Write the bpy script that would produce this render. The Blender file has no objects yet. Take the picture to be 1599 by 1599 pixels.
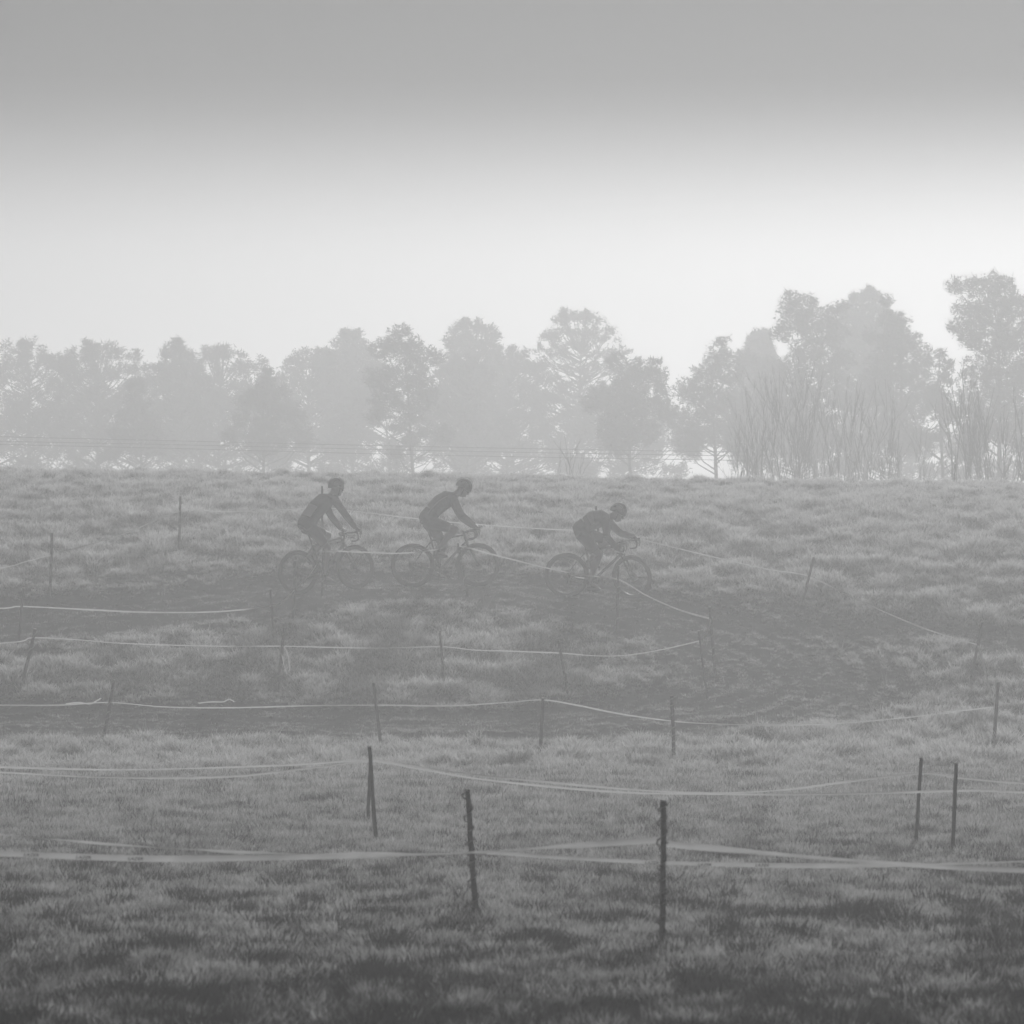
import bpy, bmesh, math, random
import numpy as np
from mathutils import Vector, Matrix

random.seed(7)
RNG = np.random.default_rng(11)
S = bpy.context.scene
COL = S.collection
R = math.radians

# ------------------------------------------------------------------ camera
FPX = 6600.0                      # focal length in photo pixels (1599 wide)
CAMZ = 1.56
PITCH = math.atan((1004.0 - 799.5) / FPX)
cam = bpy.data.cameras.new('camera')
cam.sensor_width = 36.0
cam.lens = 36.0 * FPX / 1599.0
cam.clip_start = 0.5
cam.clip_end = 6000.0
cam.dof.use_dof = True
cam.dof.focus_distance = 62.0
cam.dof.aperture_fstop = 8.0
camo = bpy.data.objects.new('camera', cam)
COL.objects.link(camo)
camo.location = (0, 0, CAMZ)
camo.rotation_euler = (math.pi / 2 + PITCH, 0, 0)
S.camera = camo

# ------------------------------------------------------------------ sky, sun, exposure
SUN_EL = R(21.0)
SUN_AZ = R(9.0)                   # to the right of straight ahead
world = bpy.data.worlds.new('World')
S.world = world
world.use_nodes = True
wn, wl = world.node_tree.nodes, world.node_tree.links
wn.clear()
w_out = wn.new('ShaderNodeOutputWorld')
w_bg = wn.new('ShaderNodeBackground')
w_sky = wn.new('ShaderNodeTexSky')
w_sky.sky_type = 'NISHITA'
w_sky.sun_disc = False
w_sky.sun_elevation = SUN_EL
w_sky.sun_rotation = SUN_AZ       # measured from +Y towards +X
w_sky.altitude = 0
w_sky.air_density = 1.0
w_sky.dust_density = 2.0
w_bw = wn.new('ShaderNodeRGBToBW')        # black-and-white photograph
w_geo = wn.new('ShaderNodeTexCoord')
w_sep = wn.new('ShaderNodeSeparateXYZ')
w_ramp = wn.new('ShaderNodeValToRGB')     # clear dark sky above the bank of mist
w_mul = wn.new('ShaderNodeMath'); w_mul.operation = 'MULTIPLY'
wl.new(w_sky.outputs[0], w_bw.inputs[0])
wl.new(w_geo.outputs['Generated'], w_sep.inputs[0])
wl.new(w_sep.outputs['Z'], w_ramp.inputs[0])
r = w_ramp.color_ramp
r.interpolation = 'EASE'
r.elements[0].position = 0.086; r.elements[0].color = (0.80, 0.80, 0.80, 1)
r.elements[1].position = 0.135; r.elements[1].color = (0.02, 0.02, 0.02, 1)
wl.new(w_bw.outputs[0], w_mul.inputs[0])
wl.new(w_ramp.outputs[0], w_mul.inputs[1])
wl.new(w_mul.outputs[0], w_bg.inputs[0])
w_bg.inputs[1].default_value = 0.05
wl.new(w_bg.outputs[0], w_out.inputs[0])

sun = bpy.data.lights.new('sun', 'SUN')
sun.energy = 5.0
sun.angle = R(3.0)
sun.color = (1, 1, 1)
suno = bpy.data.objects.new('sun', sun)
COL.objects.link(suno)
sd = Vector((math.sin(SUN_AZ) * math.cos(SUN_EL), math.cos(SUN_AZ) * math.cos(SUN_EL), math.sin(SUN_EL)))
suno.rotation_euler = sd.to_track_quat('Z', 'Y').to_euler()
suno.location = (8, 140, 60)

HAZE_DENSITY = 0.0056
HAZE_ANISO = 0.45
S.view_settings.view_transform = 'Standard'
S.view_settings.look = 'None'
S.view_settings.gamma = 1.0
S.view_settings.use_curve_mapping = False
S.view_settings.exposure = -0.74
S.render.engine = 'CYCLES'
cy = S.cycles
cy.use_denoising = True
cy.use_adaptive_sampling = False
cy.denoiser = 'OPENIMAGEDENOISE'
cy.denoising_prefilter = 'ACCURATE'
cy.volume_bounces = 2
cy.max_bounces = 6
cy.diffuse_bounces = 3
cy.transmission_bounces = 4
cy.sample_clamp_indirect = 4.0

# ------------------------------------------------------------------ helpers
def tag(o, label=None, cat=None, group=None, kind=None):
    if label: o['label'] = label
    if cat: o['category'] = cat
    if group: o['group'] = group
    if kind: o['kind'] = kind
    return o

def empty(name, loc=(0, 0, 0), rz=0.0):
    o = bpy.data.objects.new(name, None)
    o.empty_display_size = 0.1
    COL.objects.link(o)
    o.location = loc
    o.rotation_euler = (0, 0, rz)
    return o

def link(name, me, mat=None, parent=None):
    o = bpy.data.objects.new(name, me)
    COL.objects.link(o)
    if mat is not None:
        me.materials.clear(); me.materials.append(mat)
    if parent is not None:
        o.parent = parent
    return o

def mesh_np(name, V, F, smooth=False):
    """V (n,3), F (m,k) with constant k."""
    me = bpy.data.meshes.new(name)
    V = np.asarray(V, dtype=np.float32); F = np.asarray(F, dtype=np.int32)
    me.vertices.add(len(V)); me.vertices.foreach_set('co', V.ravel())
    k = F.shape[1]
    me.loops.add(F.size); me.loops.foreach_set('vertex_index', F.ravel())
    me.polygons.add(len(F))
    me.polygons.foreach_set('loop_start', np.arange(0, F.size, k, dtype=np.int32))
    me.polygons.foreach_set('loop_total', np.full(len(F), k, dtype=np.int32))
    if smooth:
        me.polygons.foreach_set('use_smooth', np.ones(len(F), dtype=bool))
    me.update(calc_edges=True)
    return me

def smoothstep(a, b, x):
    t = np.clip((x - a) / (b - a), 0, 1)
    return t * t * (3 - 2 * t)

def vnoise(x, y, seed=0):
    x = np.asarray(x, float); y = np.asarray(y, float)
    xi = np.floor(x).astype(np.int64); yi = np.floor(y).astype(np.int64)
    fx = x - xi; fy = y - yi
    fx = fx * fx * (3 - 2 * fx); fy = fy * fy * (3 - 2 * fy)
    def h(a, b):
        n = (a * 374761393 + b * 668265263 + seed * 974634777) & 0xffffffff
        n = ((n ^ (n >> 13)) * 1274126177) & 0xffffffff
        n = (n ^ (n >> 16)) & 0xffff
        return n / 65535.0
    return ((h(xi, yi) * (1 - fx) + h(xi + 1, yi) * fx) * (1 - fy)
            + (h(xi, yi + 1) * (1 - fx) + h(xi + 1, yi + 1) * fx) * fy) * 2 - 1

def fbm(x, y, seed=0, n=3):
    s = 0; a = 1.0; t = 0
    for i in range(n):
        s = s + a * vnoise(np.asarray(x) * 2 ** i, np.asarray(y) * 2 ** i, seed + i * 17)
        t += a; a *= 0.5
    return s / t

# ------------------------------------------------------------------ terrain
KY = np.array([-3000, -60, 0, 16, 38, 43, 48, 51, 53.5, 57.0, 59.0, 61.0, 63.5, 65.5, 67.5, 70, 75, 80, 84, 86.5, 89, 95, 102, 115, 150, 400, 3000.])
KZ = np.array([0, 0, 0, 0, 0, .005, .03, .07, .13, .42, .70, 1.18, 1.74, 2.28, 2.70, 3.18, 3.90, 4.44, 4.76, 4.84, 4.68, 3.96, 2.96, 2.06, 1.5, 1.2, 1.2])
def _pchip(xk, yk):
    h = np.diff(xk); d = np.diff(yk) / h
    m = np.zeros(len(xk))
    for i in range(1, len(xk) - 1):
        if d[i - 1] * d[i] > 0:
            w1 = 2 * h[i] + h[i - 1]; w2 = h[i] + 2 * h[i - 1]
            m[i] = (w1 + w2) / (w1 / d[i - 1] + w2 / d[i])
    def f(x):
        x = np.asarray(x, float)
        i = np.clip(np.searchsorted(xk, x) - 1, 0, len(xk) - 2)
        t = (x - xk[i]) / h[i]
        t2, t3 = t * t, t * t * t
        return ((2 * t3 - 3 * t2 + 1) * yk[i] + (t3 - 2 * t2 + t) * h[i] * m[i]
                + (-2 * t3 + 3 * t2) * yk[i + 1] + (t3 - t2) * h[i] * m[i + 1])
    return f
_prof = _pchip(KY, KZ)

def H0(x, y):
    """Smooth ground height."""
    x = np.asarray(x, float); y = np.asarray(y, float)
    z = _prof(y)
    xx = np.clip(x, -40, 40)
    z = z - 0.0140 * xx * smoothstep(60, 86, y) * (1 - smoothstep(100, 200, y))
    z = z + 0.05 * vnoise(x * 0.22 + 3, y * 0.2, 5) * smoothstep(51, 58, y)
    return z

CP, SP = math.cos(PITCH), math.sin(PITCH)
def ray(px, py):
    """Direction with unit Y component through a photo pixel."""
    u = (px - 799.5) / FPX; v = (799.5 - py) / FPX
    y = CP - v * SP; z = SP + v * CP
    return u / y, z / y
def at(px, py, y):
    a, b = ray(px, py)
    return Vector((a * y, y, CAMZ + b * y))
_T = np.arange(13, 130, 0.02)
def hit(px, py):
    a, b = ray(px, py)
    g = H0(a * _T, _T)
    below = np.nonzero(CAMZ + b * _T < g)[0]
    if len(below) == 0:
        y = 86.5
    else:
        y = _T[below[0]]
    return Vector((a * y, y, float(H0(a * y, y))))

# the muddy track: centre line (photo pixels -> points on the ground), half width in metres
TRACK_PX = [(-120, 985), (60, 965), (200, 948), (330, 934), (450, 919), (600, 912), (760, 916), (900, 931), (1010, 953),
            (1100, 975), (1180, 1010), (1225, 1045), (1228, 1075), (1180, 1100), (1100, 1117), (950, 1132),
            (800, 1138), (600, 1138), (400, 1134), (200, 1132), (-120, 1130)]
TRACK = np.array([[*hit(a, b)[:2]] for a, b in TRACK_PX])
def resample(P, n=12):
    out = []
    for i in range(len(P) - 1):
        p0 = P[max(i - 1, 0)]; p1 = P[i]; p2 = P[i + 1]; p3 = P[min(i + 2, len(P) - 1)]
        for k in range(n):
            t = k / n
            out.append(0.5 * (2 * p1 + (p2 - p0) * t + (2 * p0 - 5 * p1 + 4 * p2 - p3) * t * t + (3 * p1 - p0 - 3 * p2 + p3) * t ** 3))
    out.append(P[-1])
    return np.array(out)
TR = resample(TRACK, 8)
BR = resample(np.array([[*hit(a, b)[:2]] for a, b in [(1120, 975), (1280, 985), (1450, 990), (1600, 1012), (1760, 1040)]]), 8)

def dist_poly(x, y, P):
    """Signed distance (left positive) and arclength parameter to a polyline, vectorised over points."""
    x = np.asarray(x, float).ravel(); y = np.asarray(y, float).ravel()
    best = np.full(len(x), 1e9); sg = np.zeros(len(x)); arc = np.zeros(len(x))
    L = 0.0
    for i in range(len(P) - 1):
        d = P[i + 1] - P[i]; l = math.hypot(*d)
        t = np.clip(((x - P[i, 0]) * d[0] + (y - P[i, 1]) * d[1]) / (l * l), 0, 1)
        ex = x - (P[i, 0] + t * d[0]); ey = y - (P[i, 1] + t * d[1])
        q = ex * ex + ey * ey
        m = q < best
        best[m] = q[m]; arc[m] = L + t[m] * l
        sg[m] = np.sign(d[0] * ey[m] - d[1] * ex[m])
        L += l
    return np.sqrt(best) * sg, arc

def track_fields(x, y, ridge=False):
    """mud: 0..1 bare ground; rut: rut relief in metres."""
    shp = np.shape(x)
    x = np.ravel(x); y = np.ravel(y)
    mud = np.zeros(len(x)); rut = np.zeros(len(x)); rdg = np.zeros(len(x))
    near = (y > 50) & (y < 76) & (np.abs(x) < 16)
    if near.any():
        xn, yn = x[near], y[near]
        s, a = dist_poly(xn, yn, TR)
        wob = 0.35 * fbm(xn * 0.9, yn * 0.9, 31)
        # lower leg is wider and patchier
        low = smoothstep(60.5, 59.0, yn) if False else 1 - smoothstep(59.0, 60.5, yn)
        hw = 1.0 + 0.7 * low + wob + 0.45 * (s < 0) * (1 - low)
        m = 1 - smoothstep(hw - 0.35, hw + 0.25, np.abs(s))
        strips = 0.5 + 0.5 * np.sin(s * 6.0 + 1.5 * vnoise(a * 0.25, s, 9))
        m = m * (1 - 0.55 * low * smoothstep(.55, .9, strips) * (0.5 + 0.5 * vnoise(xn * 0.8, yn * 3, 77)))
        s2, a2 = dist_poly(xn, yn, BR)
        m2 = 0.75 * (1 - smoothstep(0.35, 0.95, np.abs(s2) + 0.25 * fbm(xn, yn, 51)))
        mm = np.maximum(m, m2)
        # tyre ruts, widest on the outside of the bend (negative side there)
        out = smoothstep(0.2, -0.4, -s) if False else np.ones_like(s)
        bend = np.exp(-((xn - 4.8) ** 2 / 8.0 + (yn - 61.5) ** 2 / 14.0))
        wide = 1.4 + 2.2 * bend
        am = 1 - smoothstep(wide * 0.6, wide, np.abs(s))
        ph = np.abs(s) * 17.0 + 2.2 * vnoise(a * 0.35, s * 0.7, 12) + 0.8 * vnoise(a * 1.1, s * 1.5, 14)
        rr = -0.045 * (0.5 + 0.5 * np.sin(ph)) ** 2 * am * (0.45 + 0.9 * bend)
        rr += 0.012 * fbm(xn * 5, yn * 5, 61) * mm
        mm = mm * (1 - 0.35 * bend)
        mm = np.maximum(mm, 0.72 * bend * am * (0.5 + 0.5 * np.sin(ph)) ** 1.5)
        rdg[near] = (0.5 - 0.5 * np.sin(ph)) * np.clip(0.35 + 0.8 * fbm(xn * 1.6, yn * 1.6, 83), 0, 1)
        mud[near] = np.clip(mm, 0, 1)
        rut[near] = rr - 0.05 * mm
    if ridge: return mud.reshape(shp), rdg.reshape(shp)
    return mud.reshape(shp), rut.reshape(shp)

def bumps(x, y):
    b = smoothstep(44, 52, y)
    tuss = 0.10 * fbm(x * 2.4, y * 1.8, 21, 3) + 0.07 * np.abs(vnoise(x * 4.2 + 5, y * 3.0, 22))
    flat = 0.024 * fbm(x * 2.6, y * 1.9, 25, 3)
    hol = -0.05 * smoothstep(0.10, 0.5, fbm(x * 4.0 + 9, y * 1.4, 27, 3)) * (1 - smoothstep(21, 27, y))
    return flat * (1 - b) + hol + tuss * b

def H(x, y):
    mud, rut = track_fields(x, y)
    return H0(x, y) + bumps(np.asarray(x, float), np.asarray(y, float)) * (1 - 0.8 * mud) + rut

# ------------------------------------------------------------------ materials (all grey: the photograph is black and white)
def new_mat(name):
    m = bpy.data.materials.new(name); m.use_nodes = True
    nt = m.node_tree
    return m, nt.nodes, nt.links, nt.nodes['Principled BSDF']

def grey(name, v, rough=0.7, noise=0.0, scale=30.0, spec=0.3, metallic=0.0, bump=0.0):
    m, n, l, p = new_mat(name)
    p.inputs['Roughness'].default_value = rough
    p.inputs['Specular IOR Level'].default_value = spec
    p.inputs['Metallic'].default_value = metallic
    if noise > 0 or bump > 0:
        tc = n.new('ShaderNodeTexCoord'); tx = n.new('ShaderNodeTexNoise')
        tx.inputs['Scale'].default_value = scale; tx.inputs['Detail'].default_value = 4
        l.new(tc.outputs['Object'], tx.inputs['Vector'])
        rp = n.new('ShaderNodeMapRange')
        rp.inputs['From Min'].default_value = 0.3; rp.inputs['From Max'].default_value = 0.7
        rp.inputs['To Min'].default_value = v * (1 - noise); rp.inputs['To Max'].default_value = v * (1 + noise)
        l.new(tx.outputs['Fac'], rp.inputs['Value'])
        l.new(rp.outputs[0], p.inputs['Base Color'])
        if bump > 0:
            b = n.new('ShaderNodeBump'); b.inputs['Strength'].default_value = bump; b.inputs['Distance'].default_value = 0.01
            l.new(tx.outputs['Fac'], b.inputs['Height']); l.new(b.outputs[0], p.inputs['Normal'])
    else:
        p.inputs['Base Color'].default_value = (v, v, v, 1)
    return m

M = {}
def ground_material():
    m, n, l, p = new_mat('ground')
    at_ = n.new('ShaderNodeAttribute'); at_.attribute_name = 'mud'
    tc = n.new('ShaderNodeTexCoord')
    n1 = n.new('ShaderNodeTexNoise'); n1.inputs['Scale'].default_value = 3.0; n1.inputs['Detail'].default_value = 8
    n2 = n.new('ShaderNodeTexNoise'); n2.inputs['Scale'].default_value = 26.0; n2.inputs['Detail'].default_value = 6
    l.new(tc.outputs['Object'], n1.inputs['Vector']); l.new(tc.outputs['Object'], n2.inputs['Vector'])
    ra = n.new('ShaderNodeMapRange'); ra.inputs['To Min'].default_value = 0.02; ra.inputs['To Max'].default_value = 0.07
    rb = n.new('ShaderNodeMapRange'); rb.inputs['To Min'].default_value = 0.08; rb.inputs['To Max'].default_value = 0.19
    l.new(n2.outputs['Fac'], ra.inputs['Value']); l.new(n1.outputs['Fac'], rb.inputs['Value'])
    mx = n.new('ShaderNodeMix')
    l.new(at_.outputs['Fac'], mx.inputs['Factor']); l.new(ra.outputs[0], mx.inputs[2]); l.new(rb.outputs[0], mx.inputs[3])
    n.remove(p)
    p = n.new('ShaderNodeBsdfDiffuse')
    l.new(p.outputs[0], n['Material Output'].inputs['Surface'])
    l.new(mx.outputs[0], p.inputs['Color'])
    b = n.new('ShaderNodeBump'); b.inputs['Strength'].default_value = 0.6; b.inputs['Distance'].default_value = 0.02
    l.new(n2.outputs['Fac'], b.inputs['Height']); l.new(b.outputs[0], p.inputs['Normal'])
    return m
M['ground'] = ground_material()

def blade_material(name, base, frost, trans=0.6):
    """Grass blade: hoar frost sits on the tips ('tip' runs root to tip along the blade)."""
    m, n, l, p = new_mat(name)
    n.remove(p)
    out = n['Material Output']
    a = n.new('ShaderNodeAttribute'); a.attribute_name = 'tip'
    t = n.new('ShaderNodeAttribute'); t.attribute_name = 'tint'; t.attribute_type = 'INSTANCER'
    pw = n.new('ShaderNodeMath'); pw.operation = 'POWER'; pw.inputs[1].default_value = 1.2
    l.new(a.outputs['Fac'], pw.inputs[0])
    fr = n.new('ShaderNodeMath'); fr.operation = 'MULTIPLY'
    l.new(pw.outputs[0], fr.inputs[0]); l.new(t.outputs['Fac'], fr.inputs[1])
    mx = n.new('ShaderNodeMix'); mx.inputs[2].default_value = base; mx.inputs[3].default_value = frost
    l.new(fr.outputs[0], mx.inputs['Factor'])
    d = n.new('ShaderNodeBsdfDiffuse'); tr = n.new('ShaderNodeBsdfTranslucent')
    l.new(mx.outputs[0], d.inputs[0]); l.new(mx.outputs[0], tr.inputs[0])
    ms = n.new('ShaderNodeMixShader'); ms.inputs[0].default_value = trans
    l.new(d.outputs[0], ms.inputs[1]); l.new(tr.outputs[0], ms.inputs[2])
    l.new(ms.outputs[0], out.inputs['Surface'])
    return m
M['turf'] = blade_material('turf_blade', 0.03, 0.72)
M['bank'] = blade_material('bank_blade', 0.06, 0.90)
M['stalk'] = blade_material('stalk', 0.30, 0.55, 0.3)
def needle_material():
    m, n, l, p = new_mat('pine_needles')
    n.remove(p)
    d = n.new('ShaderNodeBsdfDiffuse'); t = n.new('ShaderNodeBsdfTranslucent'); ms = n.new('ShaderNodeMixShader')
    d.inputs[0].default_value = t.inputs[0].default_value = (0.12, 0.12, 0.12, 1)
    ms.inputs[0].default_value = 0.5
    l.new(d.outputs[0], ms.inputs[1]); l.new(t.outputs[0], ms.inputs[2]); l.new(ms.outputs[0], n['Material Output'].inputs['Surface'])
    return m
M['leaf'] = needle_material()
M['bark'] = grey('bark', 0.09, 0.9, 0.4, 12, bump=0.5)
M['twig'] = grey('twig_bark', 0.08, 0.9)
M['wood'] = grey('stake_wood', 0.06, 0.9, 0.45, 40, bump=0.4, spec=0.1)
def tape_material(lo, hi):
    m, n, l, p = new_mat('barrier_tape')
    n.remove(p)
    d = n.new('ShaderNodeBsdfDiffuse'); t = n.new('ShaderNodeBsdfTranslucent'); ms = n.new('ShaderNodeMixShader')
    tc = n.new('ShaderNodeTexCoord'); tx = n.new('ShaderNodeTexNoise'); tx.inputs['Scale'].default_value = 6.0
    mr = n.new('ShaderNodeMapRange'); mr.inputs['To Min'].default_value = lo; mr.inputs['To Max'].default_value = hi
    l.new(tc.outputs['Object'], tx.inputs['Vector']); l.new(tx.outputs['Fac'], mr.inputs['Value'])
    l.new(mr.outputs[0], d.inputs[0]); l.new(mr.outputs[0], t.inputs[0])
    ms.inputs[0].default_value = 0.6
    l.new(d.outputs[0], ms.inputs[1]); l.new(t.outputs[0], ms.inputs[2]); l.new(ms.outputs[0], n['Material Output'].inputs['Surface'])
    return m
M['tape'] = tape_material(0.32, 0.60)
M['tape_frosted'] = tape_material(0.45, 0.70)
M['print'] = grey('tape_print', 0.03, 0.6)
M['wire'] = grey('wire', 0.10, 0.6)

# ------------------------------------------------------------------ ground sheet
def build_ground():
    def grade(a, b, n0, far):
        o = [b]; s = n0
        while o[-1] < far:
            s *= 1.35; o.append(o[-1] + s)
        return o[1:]
    xs = np.arange(-13.6, 13.61, 0.085)
    xr = grade(0, xs[-1], 0.085, 1500)
    xs = np.concatenate([-np.array(xr[::-1]), xs, xr])
    ys = np.concatenate([np.arange(16, 62, 0.085), np.arange(62, 90.5, 0.095)])
    yn = grade(0, 0, 0.085, 221)
    ys = np.concatenate([16 - np.array(yn[::-1]), ys, ys[-1] + np.array(grade(0, 0, 0.095, 2400))])
    X, Y = np.meshgrid(xs, ys)
    mud, rut = track_fields(X, Y)
    lim = (1 - smoothstep(14, 40, np.abs(X))) * (1 - smoothstep(92, 110, Y)) * smoothstep(5, 15, Y)
    Z = H0(X, Y) + (bumps(X, Y) * (1 - 0.8 * mud) + rut) * lim
    ny, nx = X.shape
    V = np.stack([X.ravel(), Y.ravel(), Z.ravel()], 1)
    i = np.arange(ny * nx).reshape(ny, nx)
    F = np.stack([i[:-1, :-1].ravel(), i[:-1, 1:].ravel(), i[1:, 1:].ravel(), i[1:, :-1].ravel()], 1)
    me = mesh_np('ground', V, F, True)
    a = me.attributes.new('mud', 'FLOAT', 'POINT'); a.data.foreach_set('value', mud.ravel().astype(np.float32))
    tag(link('ground', me, M['ground']), 'frosted field rising to a low grass bank', kind='structure')
build_ground()

# ------------------------------------------------------------------ grass (stuff: nobody could count it)
def tuft_mesh(name, nbl, rad, hmin, hmax, width, lean, seed, seg=2):
    g = np.random.default_rng(seed)
    V = []; F = []; tip = []
    for b in range(nbl):
        r0 = rad * math.sqrt(g.random()); th = g.random() * 2 * math.pi
        x, y = r0 * math.cos(th), r0 * math.sin(th)
        h = g.uniform(hmin, hmax); w = width * g.uniform(0.7, 1.3)
        ph = th + g.normal(0, 0.9); ln = lean * h * g.uniform(0.2, 1.3)
        az = g.random() * math.pi
        cx, cyy = math.cos(az) * w / 2, math.sin(az) * w / 2
        k = len(V)
        for s in range(seg):
            t = s / seg
            ox, oy = math.cos(ph) * ln * t * t, math.sin(ph) * ln * t * t
            zz = h * (t - 0.18 * t * t * lean) - 0.015
            ww = 1 - 0.35 * t
            V += [(x + ox - cx * ww, y + oy - cyy * ww, zz), (x + ox + cx * ww, y + oy + cyy * ww, zz)]
            tip += [t, t]
        V.append((x + math.cos(ph) * ln, y + math.sin(ph) * ln, h * (1 - 0.18 * lean))); tip.append(1.0)
        for s in range(seg - 1):
            a = k + 2 * s
            F += [(a, a + 1, a + 3), (a, a + 3, a + 2)]
        a = k + 2 * (seg - 1)
        F.append((a, a + 1, a + 2))
    me = mesh_np(name, V, F)
    at_ = me.attributes.new('tip', 'FLOAT', 'POINT'); at_.data.foreach_set('value', np.array(tip, dtype=np.float32))
    return me

def scatter(name, label, pts, rot, scl, tint, idx, tufts, mat):
    """One object whose points carry tufts through geometry nodes."""
    me = bpy.data.meshes.new(name)
    me.vertices.add(len(pts)); me.vertices.foreach_set('co', np.asarray(pts, np.float32).ravel())
    for nm, ty, arr in (('rot', 'FLOAT_VECTOR', rot), ('scl', 'FLOAT_VECTOR', scl), ('tint', 'FLOAT', tint), ('idx', 'INT', idx)):
        a = me.attributes.new(nm, ty, 'POINT')
        if ty == 'FLOAT_VECTOR': a.data.foreach_set('vector', np.asarray(arr, np.float32).ravel())
        elif ty == 'INT': a.data.foreach_set('value', np.asarray(arr, np.int32))
        else: a.data.foreach_set('value', np.asarray(arr, np.float32))
    o = link(name, me)
    ng = bpy.data.node_groups.new(name, 'GeometryNodeTree')
    ng.interface.new_socket('Geometry', in_out='INPUT', socket_type='NodeSocketGeometry')
    ng.interface.new_socket('Geometry', in_out='OUTPUT', socket_type='NodeSocketGeometry')
    n, l = ng.nodes, ng.links
    gi = n.new('NodeGroupInput'); go = n.new('NodeGroupOutput')
    m2p = n.new('GeometryNodeMeshToPoints')
    l.new(gi.outputs[0], m2p.inputs[0])
    j = n.new('GeometryNodeGeometryToInstance')
    for t in reversed(tufts):
        t.materials.append(mat)
        to = bpy.data.objects.new(t.name, t)
        oi = n.new('GeometryNodeObjectInfo'); oi.inputs['Object'].default_value = to
        l.new(oi.outputs['Geometry'], j.inputs[0])
    ip = n.new('GeometryNodeInstanceOnPoints')
    def attr(nm, ty):
        a = n.new('GeometryNodeInputNamedAttribute'); a.data_type = ty; a.inputs[0].default_value = nm
        return a.outputs[0]
    l.new(m2p.outputs[0], ip.inputs['Points'])
    l.new(j.outputs[0], ip.inputs['Instance'])
    ip.inputs['Pick Instance'].default_value = True
    l.new(attr('idx', 'INT'), ip.inputs['Instance Index'])
    l.new(attr('rot', 'FLOAT_VECTOR'), ip.inputs['Rotation'])
    l.new(attr('scl', 'FLOAT_VECTOR'), ip.inputs['Scale'])
    l.new(ip.outputs[0], go.inputs[0])
    md = o.modifiers.new('scatter', 'NODES'); md.node_group = ng
    tag(o, label, 'grass', kind='stuff')
    return o

def region_points(y0, y1, dens, margin):
    """Jittered points over the field of view (plus a margin) between two depths."""
    out = []
    y = y0
    while y < y1:
        dy = 1.0
        hw = 0.1215 * (y + dy) + margin
        n = int(2 * hw * dy * dens)
        out.append(np.stack([RNG.uniform(-hw, hw, n), RNG.uniform(y, min(y + dy, y1), n)], 1))
        y += dy
    return np.concatenate(out)

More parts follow.
